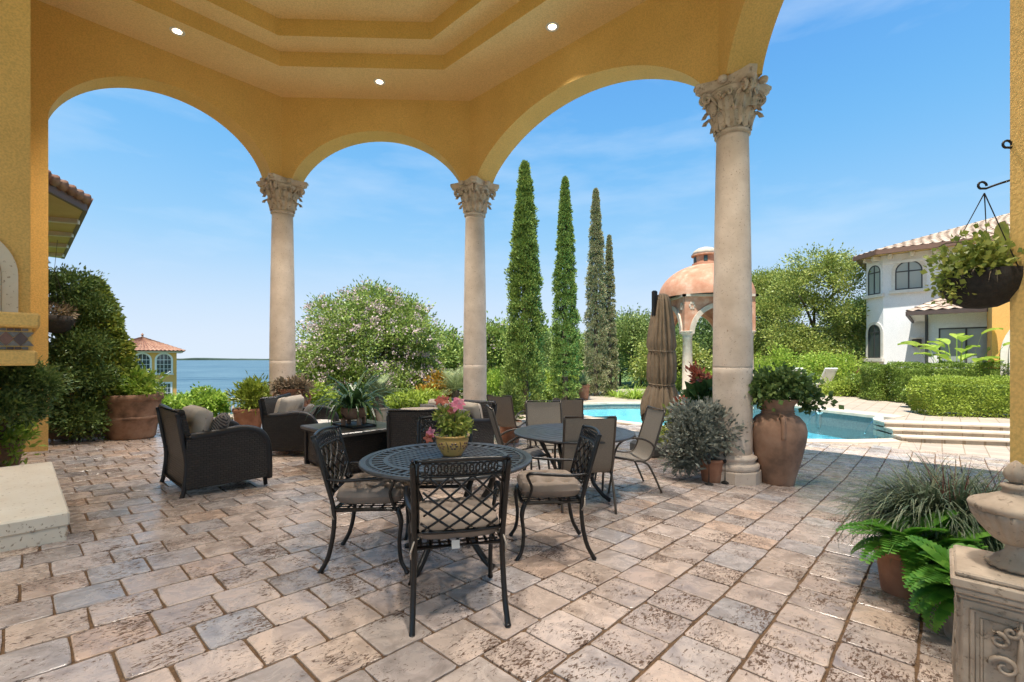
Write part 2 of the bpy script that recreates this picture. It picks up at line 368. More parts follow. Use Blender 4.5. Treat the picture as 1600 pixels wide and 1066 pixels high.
def deck_mat():
    m, t, b = newmat('pool_deck_travertine'); b.inputs['Roughness'].default_value = .7
    co = nd(t, 'ShaderNodeMapping'); co.inputs['Rotation'].default_value = (0, 0, -ANG_U); t.links.new(world_co(t), co.inputs['Vector'])
    br = nd(t, 'ShaderNodeTexBrick', Scale=1); br.inputs['Color1'].default_value = (.44, .365, .28, 1); br.inputs['Color2'].default_value = (.37, .305, .235, 1); br.inputs['Mortar'].default_value = (.26, .19, .12, 1)
    br.inputs['Mortar Size'].default_value = .008; br.inputs['Brick Width'].default_value = .30; br.inputs['Row Height'].default_value = .302; br.inputs['Bias'].default_value = 0
    t.links.new(co.outputs[0], br.inputs['Vector'])
    n = nd(t, 'ShaderNodeTexNoise', Scale=2.5, Detail=8, Roughness=.7); t.links.new(co.outputs[0], n.inputs['Vector'])
    r = ramp(t, [(.3, (.78, .78, .78)), (.7, (1.12, 1.1, 1.08))]); t.links.new(n.outputs['Fac'], r.inputs['Fac'])
    mu = nd(t, 'ShaderNodeMix', data_type='RGBA', blend_type='MULTIPLY'); mu.inputs[0].default_value = 1
    t.links.new(br.outputs['Color'], mu.inputs[6]); t.links.new(r.outputs['Color'], mu.inputs[7]); t.links.new(mu.outputs[2], b.inputs['Base Color'])
    bump(t, b, br.outputs['Fac'], .4, .004).invert = True; return m
M['deck'] = deck_mat()
M['coping'] = simple('travertine_coping', (.58, .49, .38), (.48, .39, .29), rough=.65, nscale=5, bscale=40)
M['lawn'] = simple('lawn_grass', (.085, .15, .03), (.045, .09, .018), rough=.9, nscale=1.5, bscale=60, bstr=.9, bdist=.03, c3=(.14, .19, .05))
M['mulch'] = simple('garden_soil', (.10, .07, .045), (.05, .035, .022), rough=.95, nscale=12, bscale=30, bstr=.8, bdist=.02)
M['shore'] = simple('far_shore_trees', (.035, .06, .035), (.02, .035, .025), rough=.9, nscale=.02)
# water
def sea_mat():
    m, t, b = newmat('lake_water'); b.inputs['Base Color'].default_value = (.035, .085, .12, 1); b.inputs['Roughness'].default_value = .35; b.inputs['IOR'].default_value = 1.33; b.inputs['Specular IOR Level'].default_value = .25
    co = nd(t, 'ShaderNodeMapping'); co.inputs['Scale'].default_value = (.28, 1, 1); t.links.new(world_co(t), co.inputs['Vector'])
    n = nd(t, 'ShaderNodeTexNoise', Scale=.5, Detail=6, Roughness=.65); t.links.new(co.outputs[0], n.inputs['Vector'])
    n2 = nd(t, 'ShaderNodeTexNoise', Scale=.10, Detail=9, Roughness=.78); t.links.new(co.outputs[0], n2.inputs['Vector'])
    r = ramp(t, [(.36, (.018, .06, .095)), (.64, (.10, .17, .20))]); t.links.new(n2.outputs['Fac'], r.inputs['Fac']); t.links.new(r.outputs['Color'], b.inputs['Base Color'])
    bump(t, b, n.outputs['Fac'], 1.0, .6); return m
M['sea'] = sea_mat()
def pool_water():
    m, t, b = newmat('pool_water'); o = t.nodes['Material Output']; t.nodes.remove(b)
    n = nd(t, 'ShaderNodeTexNoise', Scale=3.5, Detail=3, Roughness=.5, Distortion=.7); t.links.new(world_co(t), n.inputs['Vector'])
    bp = nd(t, 'ShaderNodeBump', Strength=.35, Distance=.05); t.links.new(n.outputs['Fac'], bp.inputs['Height'])
    gl = nd(t, 'ShaderNodeBsdfGlossy', Roughness=.03); t.links.new(bp.outputs[0], gl.inputs['Normal'])
    tr = nd(t, 'ShaderNodeBsdfTransparent'); tr.inputs[0].default_value = (.82, .95, .97, 1)
    fr = nd(t, 'ShaderNodeFresnel', IOR=1.2); t.links.new(bp.outputs[0], fr.inputs['Normal'])
    mx = nd(t, 'ShaderNodeMixShader'); t.links.new(fr.outputs[0], mx.inputs[0]); t.links.new(tr.outputs[0], mx.inputs[1]); t.links.new(gl.outputs[0], mx.inputs[2]); t.links.new(mx.outputs[0], o.inputs['Surface']); return m
M['pool_water'] = pool_water()
def pool_plaster():
    m, t, b = newmat('pool_plaster'); b.inputs['Roughness'].default_value = .6
    v = nd(t, 'ShaderNodeTexVoronoi', Scale=3.0, feature='SMOOTH_F1'); t.links.new(world_co(t), v.inputs['Vector'])
    r = ramp(t, [(.1, (.30, .66, .75)), (.5, (.38, .74, .81)), (.8, (.48, .80, .86))]); t.links.new(v.outputs['Distance'], r.inputs['Fac']); t.links.new(r.outputs['Color'], b.inputs['Base Color']); return m
M['pool_plaster'] = pool_plaster()
M['pooltile'] = simple('teal_pool_tile', (.15, .185, .18), (.10, .13, .13), rough=.3, nscale=25)
# metals and fabrics
M['castmetal'] = simple('bronze_black_cast_aluminium', (.016, .0145, .0135), (.010, .009, .0085), rough=.32, metal=.35, nscale=20, bscale=90, bstr=.15, spec=.6)
M['tabletop'] = simple('antique_bronze_table_metal', (.075, .080, .085), (.045, .045, .045), rough=.36, metal=.4, nscale=14, bscale=80, bstr=.2, spec=.6)
M['iron'] = simple('black_iron', (.022, .02, .02), rough=.5, metal=.3, nscale=20)
M['slingframe'] = simple('brown_powder_coated_tube', (.085, .070, .055), (.06, .05, .04), rough=.42, metal=.3, nscale=15)
def weave(name, c1, c2, w_, h_, gap, strength=.9, mort=.12, rough=.55, dist=.006):
    m, t, b = newmat(name); b.inputs['Roughness'].default_value = rough
    tc = t.nodes.new('ShaderNodeTexCoord'); sx = nd(t, 'ShaderNodeSeparateXYZ'); t.links.new(tc.outputs['Object'], sx.inputs[0])
    ad = nd(t, 'ShaderNodeMath', operation='ADD'); t.links.new(sx.outputs[0], ad.inputs[0]); t.links.new(sx.outputs[1], ad.inputs[1])
    cb = nd(t, 'ShaderNodeCombineXYZ'); t.links.new(ad.outputs[0], cb.inputs[0]); t.links.new(sx.outputs[2], cb.inputs[1])
    br = nd(t, 'ShaderNodeTexBrick', Scale=1); br.inputs['Color1'].default_value = c4(c1); br.inputs['Color2'].default_value = c4(c2); br.inputs['Mortar'].default_value = c4(gap)
    br.inputs['Mortar Size'].default_value = min(w_, h_) * mort; br.inputs['Mortar Smooth'].default_value = .7; br.inputs['Brick Width'].default_value = w_; br.inputs['Row Height'].default_value = h_
    t.links.new(cb.outputs[0], br.inputs['Vector']); t.links.new(br.outputs['Color'], b.inputs['Base Color'])
    bump(t, b, br.outputs['Fac'], strength, dist).invert = True; return m
M['wicker'] = weave('dark_resin_wicker', (.036, .030, .026), (.022, .018, .016), .050, .024, (.006, .005, .004), mort=.22, rough=.42)
M['sling'] = weave('taupe_sling_mesh', (.235, .205, .165), (.20, .172, .138), .008, .008, (.14, .12, .095), .25, .12, .7, .001)
M['cushion'] = simple('beige_cushion_fabric', (.50, .43, .35), (.43, .36, .29), rough=.9, nscale=9, bscale=220, bstr=.25, bdist=.002, spec=.2)
M['cushion_light'] = simple('sand_cushion_fabric', (.62, .58, .52), (.54, .50, .44), rough=.9, nscale=9, bscale=220, bstr=.25, bdist=.002, spec=.2)
M['seatcushion'] = simple('taupe_tufted_cushion', (.27, .22, .18), (.205, .165, .135), rough=.92, nscale=6, bscale=200, bstr=.3, bdist=.002, spec=.2)
M['piping'] = simple('dark_piping', (.06, .05, .045), rough=.85)
M['greypillow'] = simple('grey_pillow_fabric', (.17, .155, .145), (.12, .11, .10), rough=.9, nscale=30, bscale=150)
def chevron():
    m, t, b = newmat('patterned_pillow_fabric'); b.inputs['Roughness'].default_value = .9
    wv = nd(t, 'ShaderNodeTexWave', wave_type='RINGS', Scale=14, Distortion=1.5); wv.rings_direction = 'Y'; t.links.new(coords(t), wv.inputs['Vector'])
    r = ramp(t, [(.45, (.05, .04, .035)), (.6, (.20, .16, .13))]); t.links.new(wv.outputs['Fac'], r.inputs['Fac']); t.links.new(r.outputs['Color'], b.inputs['Base Color']); return m
M['pattern'] = chevron()
M['canvas'] = simple('khaki_umbrella_canvas', (.28, .21, .14), (.21, .155, .10), rough=.85, nscale=7, bscale=160, bstr=.2)
M['base_plastic'] = simple('charcoal_umbrella_base', (.085, .08, .075), (.06, .056, .05), rough=.65, nscale=12, bscale=60)
M['label'] = simple('white_tag', (.75, .72, .66), rough=.8)
# clay, glass, roofs
def clay(name, c1, c2, c3, s=5): return simple(name, c1, c2, rough=.78, nscale=s, bscale=30, bstr=.25, spec=.25, lo=.28, hi=.74, c3=c3, detail=9)
M['terra'] = clay('terracotta', (.36, .17, .10), (.25, .115, .07), (.44, .25, .16))
M['terra_old'] = clay('weathered_terracotta', (.29, .165, .105), (.085, .055, .038), (.40, .26, .18), 4.5)
M['terra_urn'] = clay('sunburnt_urn_clay', (.32, .19, .125), (.13, .085, .06), (.42, .27, .185), 3.2)
M['yellowpot'] = simple('glazed_yellow_pot', (.52, .34, .12), (.14, .07, .03), rough=.35, nscale=11, lo=.36, hi=.46, bscale=30, bstr=.1)
M['concretepot'] = simple('grey_stone_pot', (.32, .28, .24), (.2, .17, .14), rough=.85, nscale=9, bscale=40)
M['soil'] = simple('potting_soil', (.05, .035, .025), rough=.95, nscale=30, bscale=60, bstr=.7)
M['domeclay'] = clay('faded_salmon_plaster', (.46, .23, .14), (.36, .155, .085), (.58, .40, .29), 2.4)
M['domestone'] = simple('pale_gazebo_stone', (.53, .44, .34), (.40, .32, .24), rough=.8, nscale=4, bscale=30)
M['mosaic'] = simple('dark_green_mosaic', (.03, .07, .07), (.015, .04, .04), rough=.4, nscale=14)
M['rooftile'] = simple('mottled_roof_tile', (.38, .285, .21), (.25, .175, .125), rough=.8, nscale=2.6, lo=.3, hi=.7, c3=(.48, .40, .31), bscale=25)
M['rooftile_red'] = simple('red_roof_tile', (.31, .155, .095), (.20, .09, .06), rough=.8, nscale=3, lo=.3, hi=.7, c3=(.40, .25, .165), bscale=25)
M['fascia'] = simple('brown_fascia', (.16, .085, .055), rough=.6)
M['darkfascia'] = simple('dark_gutter', (.09, .06, .05), rough=.5)
M['trim'] = simple('cream_trim', (.70, .66, .58), (.62, .57, .49), rough=.7, nscale=6, bscale=40)
M['whitetrim'] = simple('white_trim', (.78, .77, .74), rough=.6)
M['soffit'] = simple('cream_soffit', (.60, .46, .20), (.55, .41, .17), rough=.8, nscale=3)
def glass(name, c, rough=.06):
    m, t, b = newmat(name); b.inputs['Base Color'].default_value = c4(c); b.inputs['Roughness'].default_value = rough; b.inputs['Specular IOR Level'].default_value = .8
    n = nd(t, 'ShaderNodeTexNoise', Scale=.7); t.links.new(world_co(t), n.inputs['Vector']); bump(t, b, n.outputs['Fac'], .05, .05); return m
M['glass'] = glass('window_glass', (.05, .065, .07)); M['paleglass'] = glass('curtained_window_glass', (.30, .34, .32), .12)
M['darkframe'] = simple('dark_window_frame', (.05, .05, .05), rough=.5)
M['tile_dark'] = simple('brown_mantel_tile', (.10, .055, .04), (.06, .035, .03), rough=.3, nscale=30)
M['tile_grey'] = simple('grey_mantel_tile', (.20, .18, .16), (.13, .12, .11), rough=.3, nscale=30)
M['tile_rust'] = simple('rust_mantel_tile', (.22, .10, .06), (.15, .07, .045), rough=.3, nscale=30)
M['bark'] = simple('tree_bark', (.16, .12, .085), (.09, .065, .045), rough=.9, nscale=9, bscale=30, bstr=.7, bdist=.02)
M['white_plastic'] = simple('white_plastic', (.75, .75, .73), rough=.5)
m_, t_, b_ = newmat('lit_lamp'); b_.inputs['Emission Color'].default_value = (1, .93, .80, 1); b_.inputs['Emission Strength'].default_value = 6; M['lamp'] = m_
M['coir'] = simple('black_coir_liner', (.035, .03, .026), (.02, .017, .015), rough=.9, nscale=40, bscale=60, bstr=.8, bdist=.01)
M['hose'] = simple('dark_hose', (.06, .055, .05), rough=.5)
# leaves
M['lf_cypress'] = leafmat('cypress_leaf', [(0.075, 0.127, 0.032), (0.169, 0.257, 0.057), (0.285, 0.378, 0.087), (0.454, 0.499, 0.143)], .15, .6)
M['lf_cypress_dry'] = leafmat('dry_cypress_leaf', [(0.198, 0.211, 0.097), (0.257, 0.298, 0.121), (0.415, 0.365, 0.227), (0.317, 0.346, 0.162)], .15, .6)
M['lf_myrtle'] = leafmat('myrtle_leaf', [(0.086, 0.151, 0.036), (0.183, 0.280, 0.060), (0.305, 0.390, 0.090), (0.488, 0.464, 0.139)], .3)
M['fl_pink'] = leafmat('pale_pink_blossom', [(.55, .36, .40), (.66, .50, .50), (.74, .62, .60), (.60, .40, .45)], .3, .7)
M['lf_dark'] = leafmat('dark_evergreen_leaf', [(0.049, 0.092, 0.030), (0.094, 0.160, 0.048), (0.161, 0.240, 0.067), (0.269, 0.343, 0.092)], .15, .4)
M['lf_vine'] = leafmat('vine_leaf', [(0.078, 0.121, 0.025), (0.155, 0.229, 0.037), (0.292, 0.344, 0.055), (0.541, 0.459, 0.073)], .25)
M['lf_bright'] = leafmat('bright_leaf', [(0.128, 0.234, 0.028), (0.235, 0.371, 0.046), (0.375, 0.488, 0.076), (0.540, 0.586, 0.107)], .4)
M['lf_lime'] = leafmat('lime_hedge_leaf', [(0.188, 0.266, 0.033), (0.296, 0.387, 0.050), (0.390, 0.472, 0.077), (0.484, 0.544, 0.132)], .35)
M['lf_tree'] = leafmat('broadleaf_tree_leaf', [(0.098, 0.147, 0.034), (0.197, 0.267, 0.055), (0.344, 0.381, 0.083), (0.559, 0.507, 0.157)], .3)
M['lf_far'] = leafmat('far_tree_leaf', [(0.089, 0.139, 0.044), (0.158, 0.229, 0.064), (0.270, 0.330, 0.090), (0.412, 0.432, 0.139)], .25)
M['lf_grey'] = leafmat('silver_leaf', [(.12, .14, .11), (.20, .22, .18), (.30, .32, .27), (.40, .42, .37)], .25, .6)
M['lf_grass'] = leafmat('ribbon_grass', [(0.051, 0.088, 0.053), (0.093, 0.136, 0.075), (0.170, 0.200, 0.112), (0.289, 0.288, 0.180)], .2, .5)
M['lf_strap'] = leafmat('strap_leaf', [(0.020, 0.056, 0.018), (0.043, 0.096, 0.030), (0.085, 0.160, 0.053), (0.153, 0.240, 0.075)], .25, .35)
M['lf_palm'] = leafmat('sago_leaf', [(0.117, 0.166, 0.069), (0.211, 0.264, 0.114), (0.328, 0.371, 0.168), (0.469, 0.488, 0.245)], .25, .45)
M['lf_red'] = leafmat('burgundy_leaf', [(.08, .018, .02), (.16, .035, .035), (.24, .07, .05), (.14, .06, .03)], .25)
M['lf_croton'] = leafmat('orange_croton_leaf', [(.40, .16, .02), (.50, .25, .03), (.24, .20, .03), (.55, .33, .04)], .3)
M['lf_fern'] = leafmat('fern_leaf', [(0.051, 0.176, 0.022), (0.085, 0.256, 0.030), (0.153, 0.352, 0.045), (0.221, 0.432, 0.075)], .4)
M['lf_hedge'] = leafmat('clipped_hedge_leaf', [(0.076, 0.129, 0.019), (0.141, 0.227, 0.034), (0.237, 0.317, 0.054), (0.367, 0.395, 0.094)], .25)
M['lf_straw'] = leafmat('straw_succulent', [(.16, .12, .075), (.22, .17, .11), (.28, .21, .13), (.13, .11, .06)], .1, .7)
M['fl_red'] = leafmat('salmon_flower', [(.45, .10, .06), (.55, .20, .12), (.35, .07, .05), (.50, .28, .18)], .3)
M['fl_magenta'] = leafmat('magenta_flower', [(.55, .06, .14), (.66, .14, .24), (.60, .25, .30), (.48, .05, .10)], .3)
# ---------------------------------------------------------------- terrain, lake, far shore
def sstep(a, b, x): t = max(0, min(1, (x - a) / (b - a))); return t * t * (3 - 2 * t)
def GZ(x, y):
    d = math.hypot(x, max(y, 0)); base = FZ(x, y) - .05
    base = base + (DECK - .05 - base) * sstep(11, 15, d)
    return base - .092 * max(0, d - 13.5) * (1 - sstep(-3, 9, x - .05 * y)) - .05 * max(0, d - 70)
LAKE = -4.3
mb = MB(); nx, ny = 110, 90
xs = [-95 + 215 * i / nx for i in range(nx + 1)]; ys = [-25 + 125 * (j / ny) for j in range(ny + 1)]
mb.add([(x, y, GZ(x, y)) for y in ys for x in xs], [(j * (nx + 1) + i, j * (nx + 1) + i + 1, (j + 1) * (nx + 1) + i + 1, (j + 1) * (nx + 1) + i) for j in range(ny) for i in range(nx)])
def pool_px(z, k=0):
    pts = [(872, 643), (884, 638), (905, 635), (950, 633.2), (1060, 633), (1130, 635), (1190, 642), (1270, 660), (1340, 670), (1402, 679), (1408, 682), (1396, 685), (1330, 687), (1250, 686), (1150, 678), (1020, 663), (960, 656), (905, 648)]
    return [on(a, b, z if i < 10 else DECK + .012) for i, (a, b) in enumerate(pts)]
POOL = [Vector((p.x, p.y)) for p in pool_px(-.42)]
def in_poly(x, y, poly):
    c = False; j = len(poly) - 1
    for i in range(len(poly)):
        a, b = poly[i], poly[j]
        if (a[1] > y) != (b[1] > y) and x < (b[0] - a[0]) * (y - a[1]) / (b[1] - a[1]) + a[0]: c = not c
        j = i
    return c
def offset(poly, d):
    n = len(poly); out = []
    ar = sum(poly[i][0] * poly[(i + 1) % n][1] - poly[(i + 1) % n][0] * poly[i][1] for i in range(n)); sg = 1 if ar > 0 else -1
    for i in range(n):
        a, b, c = Vector(poly[i - 1][:2]), Vector(poly[i][:2]), Vector(poly[(i + 1) % n][:2])
        d1 = (b - a).normalized(); d2 = (c - b).normalized(); n1 = Vector((d1.y, -d1.x)) * sg; n2 = Vector((d2.y, -d2.x)) * sg
        m = (n1 + n2); m = m.normalized() if m.length > 1e-6 else n1
        out.append(b + m * d / max(.35, m.dot(n1)))
    return out
# drop terrain cells inside the pool so that the basin is open
fs = []
PO = offset(POOL, .7)
for f in mb.f:
    c = [sum(mb.v[i][k] for i in f) / 4 for k in (0, 1)]
    if not in_poly(c[0], c[1], PO) and not any(in_poly(mb.v[i][0], mb.v[i][1], PO) for i in f): fs.append(f)
mb.f = fs
tag(mb.build('lawn', M['lawn'], smooth=True), kind='structure')
sea = MB().add([(-26000, -40, LAKE), (26000, -40, LAKE), (26000, 30000, LAKE), (-26000, 30000, LAKE)], [(0, 1, 2, 3)])
tag(sea.build('lake_water', M['sea']), kind='structure')
rg = rngs(5); sh = MB(); N = 220
pts = []
for i in range(N + 1):
    x = -5600 + 7600 * i / N; y = 3700 + 260 * math.sin(i * .13) + 120 * math.sin(i * .41)
    h = 13 + 6 * math.sin(i * .7) * math.sin(i * .23) + rg.uniform(-2.5, 2.5)
    pts.append((x, y, h))
vs = []
for x, y, h in pts: vs += [(x, y, LAKE - 1), (x, y + 20, LAKE + h * .7), (x, y + 90, LAKE + h), (x, y + 400, LAKE + h * .8)]
sh.add(vs, [(i * 4 + k, i * 4 + 4 + k, i * 4 + 5 + k, i * 4 + 1 + k) for i in range(N) for k in range(3)])
tag(sh.build('far_shore', M['shore']), kind='structure')

# ---------------------------------------------------------------- patio: sand bed and travertine pavers
PK = offset(POOL, .46)
def in_patio(u, v):
    if not (-4 < u < 11.25 and -12.7 < v < 6): return False
    q = xy(u, v)
    if in_poly(q.x, q.y, PK): return False
    return u - v < 17.2 if v < -8.0 else True
NB = 60
bed = MB()
cells = [(u0, v0) for u0 in np.arange(-4, 11.2, .302) for v0 in np.arange(-12.69, 6, .302) if in_patio(u0 + .15, v0 + .15)]
for u0, v0 in cells:
    ps = [xy(u0, v0), xy(u0 + .302, v0), xy(u0 + .302, v0 + .302), xy(u0, v0 + .302)]
    bed.add([(p.x, p.y, FZ(p.x, p.y) - .010) for p in ps], [(3, 2, 1, 0)])
patio = bed.build('patio', M['joint']); tag(patio, kind='structure')
def paver_mesh(seed, lx, ly):
    r = random.Random(seed); pts = []
    hx, hy = lx / 2, ly / 2; c = .012
    base = [(-hx + c, -hy), (0, -hy), (hx - c, -hy), (hx, -hy + c), (hx, 0), (hx, hy - c), (hx - c, hy), (0, hy), (-hx + c, hy), (-hx, hy - c), (-hx, 0), (-hx, -hy + c)]
    base = [(a + r.uniform(-.004, .004), b + r.uniform(-.004, .004)) for a, b in base]
    top = [(a * .972 + r.uniform(-.002, .002), b * .972 + r.uniform(-.002, .002)) for a, b in base]
    n = len(base)
    vs = [(a, b, -.012) for a, b in base] + [(a, b, -.003) for a, b in base] + [(a, b, 0) for a, b in top]
    f = [(k * n + i, k * n + (i + 1) % n, k * n + n + (i + 1) % n, k * n + n + i) for k in range(2) for i in range(n)] + [tuple(range(2 * n, 3 * n))]
    return vs, f
ROW, V0 = .302, -.388
tiles = []; prn = random.Random(3)
for k in range(-42, 22):
    v = V0 + (k + .5) * ROW; u = -4.2 + (.15 if k % 2 else 0) + prn.uniform(-.03, .03)
    while u < 11.4:
        L = .298 + prn.uniform(-.012, .014)
        if in_patio(u + L / 2, v):
            p = xy(u + L / 2, v); tiles.append((u + L / 2, v, L, p))
        u += L
def screen(p, z):
    if p.y < .3: return None
    return CX + FPX * p.x / p.y, HOR - FPX * (z - CAMZ) / p.y
def vis(t):
    s = screen(t[3], FZ(t[3].x, t[3].y))
    return s and -60 < s[0] < 1660 and s[1] < 1110
seen = sorted([t for t in tiles if vis(t)], key=lambda t: t[3].length)
near = set(id(t) for t in seen[:300])
meshes = []
for s_ in range(10):
    vs, f = paver_mesh(s_, .287, .288); m_ = MB().add(vs, f).mesh('paver'); m_.materials.append(M['paver']); meshes.append(m_)
rest = MB()
for t in tiles:
    u, v, L, p = t
    sl_ = -SLOPE if -8 < u < 7.9 else 0
    Xd = Vector((U.x, U.y, sl_)).normalized(); Yd = -V; Zd = Xd.cross(Yd)
    mt = Matrix((Xd, Yd, Zd)).transposed().to_4x4()
    tilt = Matrix.Rotation(prn.uniform(-.004, .004), 4, 'X') @ Matrix.Rotation(prn.uniform(-.004, .004), 4, 'Y') @ Matrix.Rotation(prn.choice((0, PI)) + prn.uniform(-.008, .008), 4, 'Z')
    mt = Matrix.Translation((p.x, p.y, FZ(p.x, p.y) + prn.uniform(-.0015, .0015))) @ mt @ tilt @ Matrix.Diagonal((L / .30, 1, 1, 1))
    if id(t) in near:
        o = link('paver', prn.choice(meshes), None, patio); o.matrix_world = mt
    else:
        me_ = prn.choice(meshes); rest.add([mt @ q.co for q in me_.vertices], [tuple(pl.vertices) for pl in me_.polygons])
rm = rest.mesh('paver_field'); ro = link('paver_field', rm, M['paver'], patio); ro['kind'] = 'stuff'

# ---------------------------------------------------------------- pool deck, pool, steps, upper deck
dk = [on(*q, DECK) for q in ((640, 676), (735, 664), (765, 647), (815, 643), (872, 629), (885, 620), (900, 612), (960, 608), (1060, 606), (1150, 607))]
dk = [Vector((p.x, p.y)) for p in dk] + [Vector((17, 24)), Vector((20, 14)), Vector((22, 4)), Vector((10, 2))]
p_ = xy(8.0, -1.0); dk += [Vector((p_.x + 2.5, p_.y - 4)), Vector((p_.x, p_.y))]; p_ = xy(8.0, -9.4); dk += [Vector((p_.x, p_.y))]
import bmesh
def sheet_with_hole(name, outer, hole, z, mat):
    bm = bmesh.new(); ed = []
    for loop in (outer, hole):
        vs = [bm.verts.new((p[0], p[1], z)) for p in loop]; ed += [bm.edges.new((vs[i], vs[(i + 1) % len(vs)])) for i in range(len(vs))]
    bmesh.ops.triangle_fill(bm, use_beauty=True, edges=ed)
    for f in bm.faces:
        if f.normal.z < 0: f.normal_flip()
    me = bpy.data.meshes.new(name); bm.to_mesh(me); bm.free(); return link(name, me, mat)
COPE = offset(POOL, .34)
o = sheet_with_hole('pool_deck', dk, offset(POOL, .3), DECK - .012, M['deck']); tag(o, kind='structure')
pool = empty('swimming_pool', (POOL[0].x, POOL[0].y, DECK), 0, 'free-form swimming pool of pale blue water with travertine coping', 'pool')
def rel(par, o): o.location = Vector(o.location) - par.location; return o
n = len(POOL)
# basin
bs = MB(); vs = [(p.x, p.y, DECK - .03) for p in POOL] + [(p.x, p.y, -1.5) for p in POOL]
bs.add(vs, [((i + 1) % n, i, n + i, n + (i + 1) % n) for i in range(n)] + [tuple(range(n, 2 * n))])
rel(pool, bs.build('basin', M['pool_plaster'], pool))
wt = MB(); wt.add([(p.x, p.y, -.43) for p in POOL], [tuple(range(n))]); wm = wt.mesh('water_surface')
if wm.polygons[0].normal.z < 0: wm.flip_normals()
rel(pool, link('water_surface', wm, M['pool_water'], pool))
cp = MB()
inn = offset(POOL, -.03)
vs = [(p.x, p.y, DECK + .012) for p in COPE] + [(p.x, p.y, DECK + .012) for p in inn] + [(p.x, p.y, DECK - .05) for p in inn] + [(p.x, p.y, DECK - .05) for p in POOL] + [(p.x, p.y, DECK - .03) for p in COPE]
cp.add(vs, [((i + 1) % n + k * n, i + k * n, i + k * n + n, (i + 1) % n + k * n + n) for i in range(n) for k in (0, 1, 2)] + [(i, (i + 1) % n, (i + 1) % n + 4 * n, i + 4 * n) for i in range(n)])
rel(pool, cp.build('coping', M['coping'], pool))
tb = MB(); vs = [(p.x, p.y, DECK - .051) for p in offset(POOL, -.006)] + [(p.x, p.y, -.56) for p in offset(POOL, -.006)]
tb.add(vs, [((i + 1) % n, i, n + i, n + (i + 1) % n) for i in range(n)]); rel(pool, tb.build('waterline_tiles', M['pooltile'], pool))
# raised tile wall along the right-hand side
wp = [on(*q, -.42) for q in ((1150, 634), (1190, 642), (1270, 660), (1340, 670), (1402, 679))]
wp = [Vector((p.x - .13, p.y - .10)) for p in wp]
back = [p + Vector((.50, .34)) for p in wp]
rw = MB(); rw.prism([*wp, *reversed(back)], -.7, UPPER - .05); ob = rw.build('raised_wall', M['pooltile'], pool); rel(pool, ob)
wc = [p + Vector((-.03, -.02)) for p in wp]; wb = [p + Vector((.58, .40)) for p in wp]
rw = MB(); rw.prism([*wc, *reversed(wb)], UPPER - .05, UPPER + .012); rel(pool, rw.build('wall_coping', M['coping'], pool))
for k, q in enumerate(((1291, 662), (1382, 677))):
    p = on(*q, -.43); sp = MB(); c = Vector((p.x - .26, p.y - .16, UPPER - .07))
    sp.lathe([(.02, -.09), (.075, -.05), (.095, .02), (.085, .075), (.05, .11), (0, .12)], 12, c)
    for a in range(5): t = PI * (.5 + a * .25); sp.lathe([(.02, -.03), (.035, 0), (.02, .03), (0, .035)], 8, c + Vector((.085 * math.cos(t), .085 * math.sin(t), .01 + .02 * (a % 2))))
    rel(pool, sp.build('water_spout', M['whitetrim'], pool, smooth=True))
    pd = MB().box((c.x, c.y + .01, -.33), (.14, .14, .36), ch=.01); rel(pool, pd.build('spout_pedestal', M['pooltile'], pool))
    st = MB().tube([c + Vector((-.08 - .06 * i, -.02 - .02 * i, .0 - .008 * i * i)) for i in range(7)], [.012] * 7, 6); rel(pool, st.build('water_jet', M['pool_water'], pool))
# steps and the upper deck
s0 = on(1409, 690, DECK); sdir = (on(1583, 697, DECK) - s0).normalized(); sb = Vector((-sdir.y, sdir.x, 0))
steps = empty('pool_steps', (s0.x, s0.y, DECK), 0, 'three wide travertine steps rising from the pool edge to the upper terrace', 'steps')
rise = (UPPER - DECK) / 3
for k in range(3):
    a = sb * (.34 * k); b = sb * (1.2); e = sdir * 6
    poly = [a, a + e, b + e, b]
    st = MB().prism([(q.x, q.y) for q in poly], rise * k - (.05 if k == 0 else .0) + (.002 if k else 0), rise * (k + 1) - .03 - (.001 if k == 2 else 0)); st.build('riser', M['deck'], steps)
    a2 = a - sb * .03; poly = [a2 - sdir * .02, a2 + e, a2 + e + sb * (.38 if k < 2 else .5), a2 - sdir * .02 + sb * (.38 if k < 2 else .5)]
    MB().prism([(q.x, q.y) for q in poly], rise * (k + 1) - .03, rise * (k + 1)).build('tread', M['coping'], steps)
ua = s0 + sb * .98
up = [Vector((ua.x, ua.y)), Vector((ua.x, ua.y)) + Vector((sdir.x, sdir.y)) * 6, Vector((24, 9)), Vector((24, 30)), Vector((9.5, 30)), Vector((wb[0].x + .2, 17)), *wb]
o = MB().prism([tuple(p) for p in up], -.6, UPPER - .004).build('upper_terrace', M['deck']); tag(o, kind='structure')

